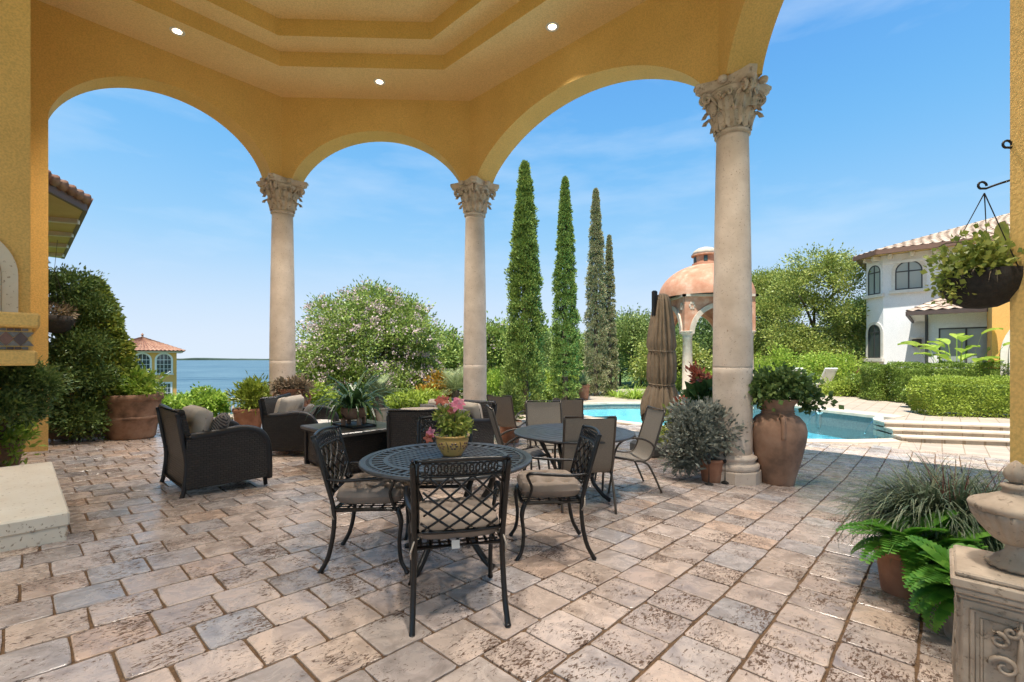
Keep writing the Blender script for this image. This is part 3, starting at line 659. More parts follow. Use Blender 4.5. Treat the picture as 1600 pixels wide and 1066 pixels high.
# ---------------------------------------------------------------- the loggia: columns, arches, tray ceiling, roof
ML = Vector((-.77, 9.60, 0)); RC = ML + V * 5.06; LC = ML - W * 3.93; PC = LC - U * 5.06; SC = RC + X2 * 3.93
QC = PC + X2 * 3.93; TC = SC - U * 5.06
OCT = [PC, LC, ML, RC, SC, TC, QC]; OCT = [PC, LC, ML, RC, SC, TC, TC - W * 3.93, QC]
SPR, CEIL = CAMZ + 3.62, CAMZ + 5.24
ctr = sum(OCT, Vector()) / 8
TH = .46
oct_xy = [Vector((p.x, p.y)) for p in OCT]                      # clockwise seen from above
inner_o = offset(oct_xy, -TH / 2); outer_o = offset(oct_xy, TH / 2)
log = empty('loggia', (ML.x, ML.y, 0), 0, 'ochre stucco octagonal loggia with stone columns, arches and stepped tray ceiling', 'pavilion')
def lrel(o): return rel(log, o)
def arch_wall(i, s0, s1, name='arch_wall', blind=None, apex=.98):
    A, B = oct_xy[i], oct_xy[(i + 1) % 8]; d = (B - A); L = d.length; d.normalize()
    iA, iB, oA, oB = inner_o[i], inner_o[(i + 1) % 8], outer_o[i], outer_o[(i + 1) % 8]
    nin = Vector((d.y, -d.x)); nin = nin if (iA - oA).dot(nin) > 0 else -nin
    half = (s1 - s0) / 2; c = (s0 + s1) / 2; rise = apex; Rr = (half * half + rise * rise) / (2 * rise)
    ss = [0, s0] + [c - half * math.cos(PI * k / 40) for k in range(1, 40)] + [s1, L]
    def az(s):
        if s <= s0 + 1e-6 or s >= s1 - 1e-6: return SPR
        x = abs(s - c) / half; circ = SPR - (Rr - rise) + math.sqrt(max(0, Rr * Rr - (s - c) ** 2)); el = SPR + rise * math.sqrt(max(0, 1 - x * x))
        return .65 * circ + .35 * el
    top = CEIL + .5; m = MB(); vs = []
    for k, s in enumerate(ss):
        pi_ = A + d * s + nin * TH / 2; po = A + d * s - nin * TH / 2
        if k == 0: pi_, po = iA, oA
        if k == len(ss) - 1: pi_, po = iB, oB
        z = az(s); vs += [(pi_.x, pi_.y, z), (pi_.x, pi_.y, top), (po.x, po.y, z), (po.x, po.y, top)]
    f = []
    for k in range(len(ss) - 1):
        a, b = k * 4, k * 4 + 4
        f += [(a, b, b + 1, a + 1), (b + 2, a + 2, a + 3, b + 3), (a + 2, b + 2, b, a), (a + 1, b + 1, b + 3, a + 3)]
    f += [(0, 1, 3, 2), (b, b + 2, b + 3, b + 1)]
    m.add(vs, f); lrel(m.build(name, M['stucco'], log, auto=35))
LPS = 5.06 - 3.574 + .06                                          # left pier end along P-L
arch_wall(0, LPS + .12, 5.06 - .30, apex=1.08); arch_wall(1, .30, 3.93 - .30); arch_wall(2, .30, 5.06 - .30); arch_wall(3, .30, 3.52)
arch_wall(4, .7, 4.3)
# pier below the left arch, from floor to springing
def pier(pts, z0, z1, name='pier'): lrel(MB().prism([(p.x, p.y) for p in pts], z0, z1).build(name, M['stucco'], log))
A = PC; n0 = V * TH / 2
pier([A - n0, A + n0, A + U * (LPS + .12) + n0, A + U * (LPS + .12) - n0], -.3, SPR)
n1 = W * TH / 2
pier([RC + X2 * 3.52 - n1, RC + X2 * 3.52 + n1, RC + X2 * 4.6 + n1, RC + X2 * 4.6 - n1], -.5, SPR)
# ceiling: soffit ring, two steps, top
def ring(a, b, z, nm): 
    m = MB(); k = len(a); m.add([(p.x, p.y, z) for p in a] + [(p.x, p.y, z) for p in b], [(i, (i + 1) % k, k + (i + 1) % k, k + i) for i in range(k)]); lrel(m.build(nm, M['ceil'], log))
def riser(a, z0, z1, nm):
    m = MB(); k = len(a); m.add([(p.x, p.y, z0) for p in a] + [(p.x, p.y, z1) for p in a], [(i, (i + 1) % k, k + (i + 1) % k, k + i) for i in range(k)]); lrel(m.build(nm, M['stucco'], log))
i0 = offset(oct_xy, -TH / 2 + .02); i1 = offset(oct_xy, -TH / 2 - 1.0); i2 = offset(oct_xy, -TH / 2 - 1.41)
ring(i0, i1, CEIL, 'ceiling_soffit'); riser(i1, CEIL, CEIL + .26, 'tray_step'); ring(i1, i2, CEIL + .26, 'ceiling_tray'); riser(i2, CEIL + .26, CEIL + .55, 'tray_step')
m = MB(); m.add([(p.x, p.y, CEIL + .55) for p in i2], [tuple(range(8))]); lrel(m.build('ceiling_panel', M['ceil'], log))
ev = offset(oct_xy, TH / 2 + .35); ev2 = offset(oct_xy, TH / 2 + .002); m = MB()
ez = CEIL + .501
m.add([(p.x, p.y, ez) for p in ev] + [(p.x, p.y, ez + .16) for p in ev] + [(ctr.x, ctr.y, ez + 2.6)] + [(p.x, p.y, ez) for p in ev2] + [(p.x, p.y, ez + .2) for p in ev2],
      [(i, (i + 1) % 8, 8 + (i + 1) % 8, 8 + i) for i in range(8)] + [(8 + i, 8 + (i + 1) % 8, 16) for i in range(8)] + [((i + 1) % 8, i, 17 + i, 17 + (i + 1) % 8) for i in range(8)] + [(17 + i, 17 + (i + 1) % 8, 25 + (i + 1) % 8, 25 + i) for i in range(8)])
lrel(m.build('roof', M['rooftile'], log))
# the house roof carries on to the right of the loggia and behind it
m = MB(); ps = [xy(7.24, -1.6), xy(7.24, 10), xy(-5, 10), xy(-5, -1.6)]; m.add([(p.x, p.y, ez + .01) for p in ps] + [(p.x, p.y, ez + .19) for p in ps], [(0, 1, 2, 3), (7, 6, 5, 4)] + [(i, (i + 1) % 4, 4 + (i + 1) % 4, 4 + i) for i in range(4)])
lrel(m.build('wing_roof', M['rooftile'], log))
# columns ------------------------------------------------------
CAPH = .64
def capital():
    m = MB()
    m.lathe([(.205, -.03), (.222, -.015), (.222, .01), (.21, .025), (.20, .04), (.208, .2), (.24, .36), (.29, .47), (.31, .50), (.31, .53)], 32)
    # abacus: concave sides with clipped corners
    def abac(z, k):
        out = []
        for q in range(4):
            a0 = PI / 4 + q * PI / 2
            tipc = Vector((math.cos(a0), math.sin(a0))) * .505 * k; tn = Vector((-math.sin(a0), math.cos(a0)))
            out += [tipc - tn * .05, tipc + tn * .05]
            a1 = a0 + PI / 2; t2 = Vector((math.cos(a1), math.sin(a1))) * .505 * k - Vector((-math.sin(a1), math.cos(a1))) * .05
            pa = tipc + tn * .05
            for j in range(1, 8):
                f = j / 8; p = pa.lerp(t2, f); mid = (pa + t2) / 2; out.append(p - mid.normalized() * .075 * math.sin(PI * f) * k)
        return [(p.x, p.y, z) for p in out]
    rings = [abac(.535, .86), abac(.55, .94), abac(.585, .95), abac(.60, 1.0), abac(CAPH, 1.0)]; nn = len(rings[0]); vs = sum(rings, [])
    m.add(vs, [(k * nn + i, k * nn + (i + 1) % nn, k * nn + nn + (i + 1) % nn, k * nn + nn + i) for k in range(4) for i in range(nn)] + [tuple(range(nn - 1, -1, -1)), tuple(range(4 * nn, 5 * nn))])
    # acanthus leaves in two tiers: curled, ribbed, lobed outline
    def leaf(az, z0, h, wd, out, r0):
        def fn(a, b):
            t = b; w_ = wd * (.62 + .38 * math.sin(PI * min(1, t * 1.1))) * (1 - .65 * max(0, t - .7) / .3) * (1 + .16 * abs(math.sin(t * PI * 3.5)))
            x = (a - .5) * w_
            if t < .72: z = z0 + h * t / .72 * .93; r = r0 + out * .35 * (t / .72) ** 2
            else:
                q = (t - .72) / .28 * PI * .95; z = z0 + h * .93 + .055 * math.sin(q) - .02 * (1 - math.cos(q)); r = r0 + out * .35 + (1 - math.cos(q)) * .5 * out * .75
            r += .016 * math.cos((a - .5) * 4 * PI) + .02 - .10 * abs(a - .5) ** 2
            return Vector((r * math.cos(az) - x * math.sin(az), r * math.sin(az) + x * math.cos(az), z))
        m.grid(fn, 8, 12)
        m.grid(lambda a, b: fn(1 - a, b) - Vector((math.cos(az), math.sin(az), 0)) * .02, 8, 12)
    for q in range(8): leaf(q * PI / 4 + PI / 8, .03, .20, .19, .13, .20)
    for q in range(8): leaf(q * PI / 4, .06, .34, .185, .15, .212)
    # corner volutes and the smaller helices
    for q in range(4):
        a0 = PI / 4 + q * PI / 2
        for sgn in (-1, 1):
            def sp(k, rad, cx, cz, turn, start):
                t = start - k * turn; rr = rad * (1 - k * .82); return cx + rr * math.cos(t), cz + rr * math.sin(t)
            pts = []
            for k in range(26):
                x, z = sp(k / 25, .07, .365, .46, 3.4 * PI, PI * .9); a = a0 + sgn * .10 * (1 - k / 25 * .6)
                pts.append((x * math.cos(a), x * math.sin(a), z))
            st = [(.24 * math.cos(a0 + sgn * .5), .24 * math.sin(a0 + sgn * .5), .27), (.29 * math.cos(a0 + sgn * .3), .29 * math.sin(a0 + sgn * .3), .40)]
            m.tube(st + pts, [.016, .022] + [.026 - .014 * k / 25 for k in range(26)], 6)
            pts = []
            for k in range(18):
                t = k / 17 * 2.6 * PI; rr = .05 * (1 - k / 17 * .8); ax = q * PI / 2 + sgn * (.20 - rr * math.cos(t) * 2.4)
                pts.append((.315 * math.cos(ax), .315 * math.sin(ax), .44 + rr * math.sin(t)))
            m.tube(pts, .015, 5)
        ax = q * PI / 2; m.lathe([(0, -.05), (.05, -.03), (.06, 0), (.05, .03), (0, .05)], 8, (.375 * math.cos(ax), .375 * math.sin(ax), .59))
    return m
cap_me = None
def column(p, first=[None]):
    z0 = FZ(p.x, p.y); H = SPR - CAPH - z0
    m = MB(); prof = []
    for k in range(41):
        t = k / 40; r = .242 - .046 * max(0, (t - .25) / .75) ** 1.4; prof.append((r, .36 + (H - .36) * t))
    out = []
    seams = [.36 + (H - .36) * s_ for s_ in (.27,)]
    for r, z in prof:
        out.append((r, z))
    for sz in seams: out += [(.2419, sz - .003), (.2388, sz), (.2418, sz + .003)]
    out.sort(key=lambda q: q[1])
    m.lathe(out, 40)
    col = m.build('column', M['stone'], log, loc=Vector((p.x, p.y, z0)) - log.location, rz=ANG_U, smooth=True)
    b = MB(); b.lathe([(.31, .17), (.325, .19), (.325, .235), (.31, .255), (.285, .26), (.275, .275), (.275, .295), (.288, .30), (.297, .32), (.288, .345), (.256, .352), (.246, .37), (.242, .372)], 40)
    b.build('base_moulding', M['stone'], col, smooth=True)
    b = MB(); b.lathe([(.345, -.05), (.35, -.045), (.35, .155), (.34, .17)], 8); b.build('plinth', M['stone'], col, rz=PI / 8)
    if first[0] is None: first[0] = capital().build('capital', M['capstone'], col, loc=(0, 0, H), auto=50)
    else:
        c = first[0].copy(); COL.objects.link(c); c.parent = col; c.location = (0, 0, H)
for p in (LC, ML, RC): column(p)

# recessed ceiling lamps, lit -------------------------------------------------
spots_ = [('round recessed downlight in the ceiling above the wicker armchair arch', on(277, 49, CEIL)), ('round recessed downlight above the narrow arch between the two far columns', on(593, 128, CEIL)), ('round recessed downlight above the wide arch facing the pool', on(863, 42, CEIL))]
for i in (3, 4, 5, 6, 7):
    a, b = oct_xy[i], oct_xy[(i + 1) % 8]; mid = (a + b) / 2; cc = Vector((ctr.x, ctr.y)); q = mid + (cc - mid).normalized() * .72
    spots_.append((None, Vector((q.x, q.y, CEIL))))
for lab, p in spots_:
    e = empty('recessed_downlight', (p.x, p.y, CEIL), 0, lab or 'round recessed downlight in the ceiling over the near half of the loggia', 'downlight', 'ceiling downlights')
    MB().lathe([(.062, -.001), (.085, -.012), (.10, -.010), (.105, -.001)], 24, cap=False).build('trim_ring', M['white_plastic'], e, smooth=True)
    MB().lathe([(0, -.004), (.06, -.004)], 20, cap=False).build('lamp', M['lamp'], e)
    ld = bpy.data.lights.new('downlight', 'SPOT'); ld.energy = LAMP_W; ld.spot_size = R(90); ld.spot_blend = .9; ld.shadow_soft_size = .25; ld.color = (1, .91, .80)
    lo = bpy.data.objects.new('downlight_beam', ld); COL.objects.link(lo); lo.parent = e; lo.location = (0, 0, -.03)

# ---------------------------------------------------------------- fireplace at the left edge: hearth slab, mantel, stone surround
fp = empty('fireplace', xy(-1.4, -8.5), 0, 'ochre stucco fireplace with tiled mantel and carved stone arch surround', 'fireplace')
fp.rotation_euler = (0, 0, ANG_U)                                 # local x = u, local y = -v
def F(u, v, z): return Vector((u + 1.4, -(v + 8.5), z))
def fbox(name, u0, u1, v0, v1, z0, z1, mat, ch=0, par=None):
    a, b = F(u0, v1, z0), F(u1, v0, z1); return MB().box((a + b) / 2, b - a, ch=ch).build(name, mat, par or fp)
fbox('chimney_breast', -3.4, .11, -9.65, -7.2, 1.79, CEIL - .001, M['stucco'])
fbox('chimney_base', -3.4, -.3, -9.64, -7.25, -.2, 1.27, M['stucco'])
mt = fbox('mantel', -3.4, .115, -9.63, -6.72, 1.42, 1.65, M['stucco'])
fbox('shelf', -3.45, .17, -9.62, -6.58, 1.65, 1.79, M['stucco'], .02, mt); fbox('cornice', -3.45, .15, -9.61, -6.62, 1.27, 1.42, M['stucco'], .02, mt)
for k in range(9):                                                  # diamond tile band on the mantel
    u0 = .085 - k * .10
    for dz, mm in ((0, 'tile_dark'), ):
        c = F(u0 - .05, -6.715, 1.535); a = .072
        MB().extrude([c + Vector((a * .72, 0, 0)), c + Vector((0, 0, a)), c + Vector((-a * .72, 0, 0)), c + Vector((0, 0, -a))], (0, -.008, 0)).build('tile', M['tile_rust' if k % 2 else 'tile_dark'], mt)
    for s_ in (1, -1):
        c = F(u0, -6.715, 1.535 + s_ * .0); a = .05
        pts = [c + Vector((a * .9, 0, s_ * .068)), c + Vector((-a * .9, 0, s_ * .068)), c + Vector((0, 0, s_ * .012))]
        MB().extrude(pts, (0, -.006, 0)).build('tile', M['tile_grey'], mt)
        for j in range(2):
            c = F(u0 - .02 - j * .05, -6.715, 1.535 + s_ * .092); MB().box(c, (.045, .012, .026), ch=.002).build('tile', M['tile_dark' if (j + k) % 2 else 'tile_grey'], mt)
# arched stone surround on the breast
sr = MB()
for r0, r1, d in ((.40, .52, .03), (.30, .395, .05), (.20, .295, .03)):
    c = F(-.50, -7.2, 2.22); pts = []
    inner = [(-r0, -.43)] + [(-r0 * math.cos(PI * k / 24), r0 * math.sin(PI * k / 24)) for k in range(25)] + [(r0, -.43)]
    outer = [(-r1, -.43)] + [(-r1 * math.cos(PI * k / 24), r1 * math.sin(PI * k / 24)) for k in range(25)] + [(r1, -.43)]
    nn = len(inner); vs = [c + Vector((x, 0, z)) for x, z in inner] + [c + Vector((x, 0, z)) for x, z in outer]; vs += [p + Vector((0, -d, 0)) for p in vs]
    f = []
    for k in range(nn - 1): f += [(k, k + 1, nn + k + 1, nn + k), (2 * nn + k, 3 * nn + k, 3 * nn + k + 1, 2 * nn + k + 1), (k, 2 * nn + k, 2 * nn + k + 1, k + 1), (nn + k, nn + k + 1, 3 * nn + k + 1, 3 * nn + k)]
    sr.add(vs, f)
sr.build('stone_surround', M['limestone'], fp, auto=30)
he = empty('hearth_bench', xy(-1.2, -5.7), ANG_U, 'pale shell limestone hearth slab with pitted carved edge', 'hearth')
def Hh(u, v, z): return Vector((u + 1.2, -(v + 5.7), z))
h0, h1 = Hh(-2.8, -4.75, -.02), Hh(.26, -7.2, .205)
MB().box((h0 + h1) / 2, (h1 - h0).to_tuple() if False else (abs(h1.x - h0.x), abs(h1.y - h0.y), h1.z - h0.z - .10), ch=.008).build('slab', M['limestone'], he).location = (0, 0, -.05)
MB().box(((h0.x + h1.x) / 2, (h0.y + h1.y) / 2, .152), (abs(h1.x - h0.x) + .03, abs(h1.y - h0.y) + .03, .105), ch=.012).build('cap_slab', M['limestone'], he)
cv = MB(); pr = random.Random(4)
for k in range(150):
    z = pr.choice((pr.uniform(.015, .085), pr.uniform(.11, .19))); s_ = pr.uniform(.008, .022); proud = .012 if z > .1 else -.003
    if k < 70: c = Hh(.26 - pr.uniform(.0, 1.2), -4.75, z); c.y -= proud; cv.lathe([(0, -.3), (.7, -.2), (1, 0), (.7, .2), (0, .3)], 7, (0, 0, 0)); dirn = 'y'
    else: c = Hh(.26, -4.75 - pr.uniform(.02, 2.2), z); c.x += proud; cv.lathe([(0, -.3), (.7, -.2), (1, 0), (.7, .2), (0, .3)], 7, (0, 0, 0)); dirn = 'x'
    a = pr.uniform(0, PI)
    for i in range(len(cv.v) - 35, len(cv.v)):
        x, y, z2 = cv.v[i]; x *= s_ * 1.5; y *= s_ * .7; x, y = x * math.cos(a) - y * math.sin(a), x * math.sin(a) + y * math.cos(a); z2 *= .012
        cv.v[i] = (c.x + x, c.y + z2, c.z + y) if dirn == 'y' else (c.x + z2, c.y + x, c.z + y)
cv.build('carved_shells', M['caststone'], he, smooth=True)['kind'] = 'stuff'
# ---------------------------------------------------------------- cast aluminium dining set
def arc_pts(c, r, a0, a1, n, ax='xz'):
    return [(c[0] + r * math.cos(a0 + (a1 - a0) * k / n), c[1], c[2] + r * math.sin(a0 + (a1 - a0) * k / n)) for k in range(n + 1)]
def cast_chair(label):
    """local: facing +y, origin on the floor"""
    e = empty('cast_dining_chair', (0, 0, 0), 0, label, 'chair', 'cast aluminium chairs around the round table')
    cm = M['castmetal']
    m = MB(); hw = .235
    # seat frame
    m.tube([(-hw, -.20, .415), (-hw - .005, .0, .42), (-hw - .01, .20, .42), (-hw + .05, .235, .42), (hw - .05, .235, .42), (hw + .01, .20, .42), (hw + .005, 0, .42), (hw, -.20, .415)], .014, 6, closed=True)
    for k in range(9): x = -.20 + .05 * k; m.bar((x, -.19, .414), (x, .22, .418), .014, .006)
    for k in range(5): y = -.13 + .075 * k; m.bar((-.22, y, .410), (.22, y, .410), .014, .006)
    m.build('seat_frame', cm, e, auto=50)
    for s in (-1, 1):
        # back post flows into the splayed back leg
        pts = catmull([(s * .245, -.335, .905), (s * .24, -.30, .78), (s * .235, -.245, .58), (s * .233, -.205, .42), (s * .237, -.205, .28), (s * .242, -.235, .12), (s * .246, -.285, .02), (s * .246, -.30, .0)], 5)
        m = MB().tube(pts, [.0155] * (len(pts) - 6) + [.016, .017, .018, .018, .017, .014], 8); m.build('leg', cm, e, smooth=True)
        pts = catmull([(s * .242, .21, .425), (s * .252, .235, .34), (s * .243, .222, .20), (s * .243, .235, .08), (s * .25, .268, .02), (s * .252, .28, 0)], 5)
        m = MB().tube(pts, [.018] * 6 + [.014] * (len(pts) - 12) + [.015, .017, .019, .019, .018, .014], 8); m.build('leg', cm, e, smooth=True)
        # arm: from back post, dips, rolls over and comes down to the seat
        pts = catmull([(s * .238, -.255, .62), (s * .262, -.12, .615), (s * .277, .04, .628), (s * .277, .15, .638), (s * .272, .195, .625), (s * .268, .185, .585), (s * .258, .165, .53), (s * .248, .185, .45), (s * .245, .205, .42)], 5)
        m = MB().tube(pts, [.012] * 4 + [.015] * 18 + [.013] * (len(pts) - 22), 8, flat=.8); m.build('arm', cm, e, smooth=True)
    # back: frame, ring frieze and woven lattice on a slightly curved, tilted panel
    def bp(x, z):                                                   # panel point from x and height
        t = (z - .42) / .485; y = -.205 - .05 * t - .08 * t * t - .03 * (1 - (x / .24) ** 2)
        return Vector((x, y, z))
    fr = MB()
    def xr(z): return .226 + .012 * (z - .5)
    for z, r in ((.895, .012), (.815, .008), (.505, .011)):
        fr.tube([bp(-xr(z) + 2 * xr(z) * k / 12, z + (.012 * math.sin(PI * k / 12) if z > .85 else 0)) for k in range(13)], r, 6)
    for s in (-1, 1): fr.tube([bp(s * (xr(z_) - .012), z_) for z_ in np.linspace(.505, .895, 8)], .008, 6)
    fr.build('back_frame', cm, e, smooth=True)
    la = MB()
    for k in range(13):                                              # interlocking rings
        cx = -.192 + .032 * k
        la.tube([bp(cx + .026 * math.cos(t), .855 + .030 * math.sin(t)) for t in np.linspace(0, 2 * PI, 14)[:-1]], .0055, 5, closed=True)
    z0, z1 = .512, .812; zw = z1 - z0; xw = .214
    for sgn in (1, -1):                                             # diagonal bars, gently curved
        for k in range(-3, 5):
            pts = []
            xs0 = -xw + k * .112 + .02
            for t in np.linspace(0, 1, 15):
                x = xs0 + t * .36 + .022 * math.sin(t * PI); z = z0 + zw * t
                if -xw <= x <= xw: pts.append(bp(sgn * x, z) + Vector((0, .004 * sgn * math.cos(t * PI * 4), 0)))
            if len(pts) > 2: la.tube(pts, .0125, 6, flat=.5)
    la.build('back_lattice', cm, e, smooth=True)
    # tufted cushion
    cu = MB(); tf = [(x, y) for x in (-.55, 0, .55) for y in (-.5, .1, .65)]
    pillow_mesh(cu, .47, .45, .135, 30, .34, tf, c=(0, .015, .497)); cu.build('cushion', M['seatcushion'], e, smooth=True)
    for s in (-1, 1):
        MB().tube([(s * .2, -.19, .47), (s * .235, -.225, .46), (s * .255, -.22, .40), (s * .25, -.2, .36)], .005, 5).build('cushion_tie', M['cushion'], e, smooth=True)
    return e
front = cast_chair('black cast chair with white cushion tag, its back to the open paving')
def dirz(d): return math.atan2(d[1], d[0]) - PI / 2               # rotation that turns +y to d
def put(o, x, y, d, dz=0): o.location = (x, y, FZ(x, y) + dz); o.rotation_euler = (0, 0, dirz(d)); return o
put(front, -.325, 2.66, (-.1, .45))
for lab, x, y, d in (('black cast chair with tufted cushion, between the round table and wicker armchair', -.975, 3.27, (1, .05)), ('black cast chair with tufted cushion, between the round table and sling chairs', .285, 3.57, (-1, -.08)), ('black cast chair behind the flower pot, facing the round table', -.60, 3.92, (.05, -1))):
    c = copy_tree(front); c['label'] = lab; put(c, x, y, d)
MB().box((-.02, -.215, .425), (.042, .003, .045)).build('tag', M['label'], front)
# table
def round_table(name, label, x, y, r, lattice, zt=.72):
    t = empty(name, (x, y, FZ(x, y)), .3, label, 'table')
    tm = M['tabletop']; m = MB()
    m.lathe([(r - .045, zt - .018), (r - .012, zt - .022), (r, zt - .012), (r, zt - .002), (r - .01, zt + .004), (r - .03, zt), (r - .045, zt)], 64, cap=False); m.build('rim', tm, t, smooth=True)
    if lattice:
        la = MB(); rr = r * .70
        for sg in (1, -1):
            for k in range(-18, 19):
                c = k * .046 + .023
                if abs(c) >= rr: continue
                h = math.sqrt(rr * rr - c * c); a = Vector((c, -h, 0)); b = Vector((c, h, 0)); rt = Matrix.Rotation(sg * PI / 4, 3, 'Z'); a = rt @ a; b = rt @ b
                la.bar((a.x, a.y, zt - .006 + sg * .0012), (b.x, b.y, zt - .006 + sg * .0012), .024, .010)
        la.build('lattice', tm, t)
        b = MB()
        for r0, r1 in ((rr - .012, rr + .02), (r * .86, r * .89)):
            b.lathe([(r0, zt - .011), (r1, zt - .011), (r1, zt + .003), (r0, zt + .003), (r0, zt - .011)], 64, cap=False)
        b.build('band', tm, t)
        sp = MB()
        for k in range(44):
            a = 2 * PI * k / 44; c, s = math.cos(a), math.sin(a); sp.bar((c * (rr + .01), s * (rr + .01), zt - .004), (c * r * .88, s * r * .88, zt - .004), .030, .009)
        for k in range(88):
            a = 2 * PI * k / 88; c, s = math.cos(a), math.sin(a); sp.bar((c * r * .88, s * r * .88, zt - .004), (c * (r - .03), s * (r - .03), zt - .004), .018, .009)
        sp.build('spokes', tm, t)
    else:
        b = MB(); b.lathe([(0, zt - .012), (r - .04, zt - .012), (r - .04, zt - .001), (0, zt - .001)], 64, cap=False); b.build('tabletop', tm, t)
        for k in range(1, 6):
            q = MB(); rr = r * (.16 + .15 * k); q.lathe([(rr, zt - .003), (rr + .012, zt + .004), (rr + .024, zt - .003)], 64, cap=False); q.build('raised_ring', tm, t, smooth=True)
    ap = MB(); ap.lathe([(r * .62, zt - .075), (r * .64, zt - .075), (r * .64, zt - .022), (r * .62, zt - .022), (r * .62, zt - .075)], 48, cap=False); ap.build('apron', M['castmetal'], t)
    for k in range(4):
        a = PI / 4 + k * PI / 2; c, s = math.cos(a), math.sin(a)
        pts = [(q * c, q * s, z) for q, z in ((r * .62, zt - .03), (r * .60, zt - .14), (r * .44, zt - .30), (r * .33, zt - .42), (r * .34, .18), (r * .50, .06), (r * .60, .02), (r * .63, .012))]
        p2 = catmull(pts, 5); MB().tube(p2, [.022] * (len(p2) - 5) + [.022, .024, .025, .022, .012], 8).build('leg', M['castmetal'], t, smooth=True)
    st = MB(); st.tube([(r * .34 * math.cos(a), r * .34 * math.sin(a), .26) for a in np.linspace(0, 2 * PI, 33)[:-1]], .012, 6, closed=True)
    st.tube([(-r * .34, 0, .26), (0, 0, .24), (r * .34, 0, .26)], .010, 6); st.tube([(0, -r * .34, .26), (0, 0, .245), (0, r * .34, .26)], .010, 6)
    st.build('stretcher', M['castmetal'], t, smooth=True); return t
T1 = round_table('cast_dining_table', 'round cast metal table with open woven lattice top under yellow flower pot', -.46, 3.30, .605, True)
T2 = round_table('patio_table', 'round dark metal patio table ringed by taupe sling chairs', .68, 5.10, .66, False, .71)
# ---------------------------------------------------------------- sling chairs
def sling_chair(label):
    e = empty('sling_chair', (0, 0, 0), 0, label, 'chair', 'taupe sling patio chairs')
    prof = catmull([(0, .26, .395), (0, .235, .42), (0, .12, .405), (0, -.06, .375), (0, -.17, .385), (0, -.235, .46), (0, -.29, .62), (0, -.345, .80), (0, -.385, .945)], 4)
    m = MB(); hw = .235; n = len(prof)
    for d in (0, -.006):
        m.grid(lambda a, b: (lambda p: Vector(((a - .5) * 2 * hw, p.y + d, p.z - .012 * math.cos((a - .5) * PI) + d)))(prof[round(b * (n - 1))]), 6, n - 1)
    m.build('sling', M['sling'], e, smooth=True)
    f = M['slingframe']
    for s in (-1, 1):
        MB().tube([(s * .245, p.y, p.z) for p in prof], .0135, 8).build('side_rail', f, e, smooth=True)
        pts = catmull([(s * .262, .30, 0), (s * .265, .262, .22), (s * .268, .235, .42), (s * .272, .19, .56), (s * .275, .08, .635), (s * .272, -.08, .635), (s * .262, -.20, .585), (s * .25, -.265, .52)], 5)
        MB().tube(pts, .0125, 8).build('front_leg', f, e, smooth=True)
        MB().tube(catmull([(s * .25, .02, .385), (s * .255, -.14, .355), (s * .258, -.22, .26), (s * .26, -.34, .0)], 5), .0125, 8).build('rear_leg', f, e, smooth=True)
    for y, z in ((.258, .392), (-.14, .368), (-.388, .95)):
        MB().tube([(-.245, y, z), (.245, y, z)], .012, 8).build('cross_rail', f, e, smooth=True)
    return e
s0_ = sling_chair('taupe sling chair with its back toward the cast metal dining set'); put(s0_, .74, 4.80, (-.02, 1))
for lab, x, y, d in (('taupe sling chair beside the umbrella base, pulled out from the patio table', 1.36, 5.55, (-1, -.12)),
                     ('taupe sling chair turned side-on between the wicker loveseat and the patio table', .12, 5.42, (1, .18)),
                     ('taupe sling chair tucked in on the pool side of the patio table', .48, 6.12, (.1, -1)),
                     ('taupe sling chair standing by itself near the burgundy potted plant', -.06, 8.6, (.45, .9)),
                     ('taupe sling chair standing nearest the pool edge, facing the water', .98, 8.15, (.1, 1))):
    c = copy_tree(s0_); c['label'] = lab; put(c, x, y, d)
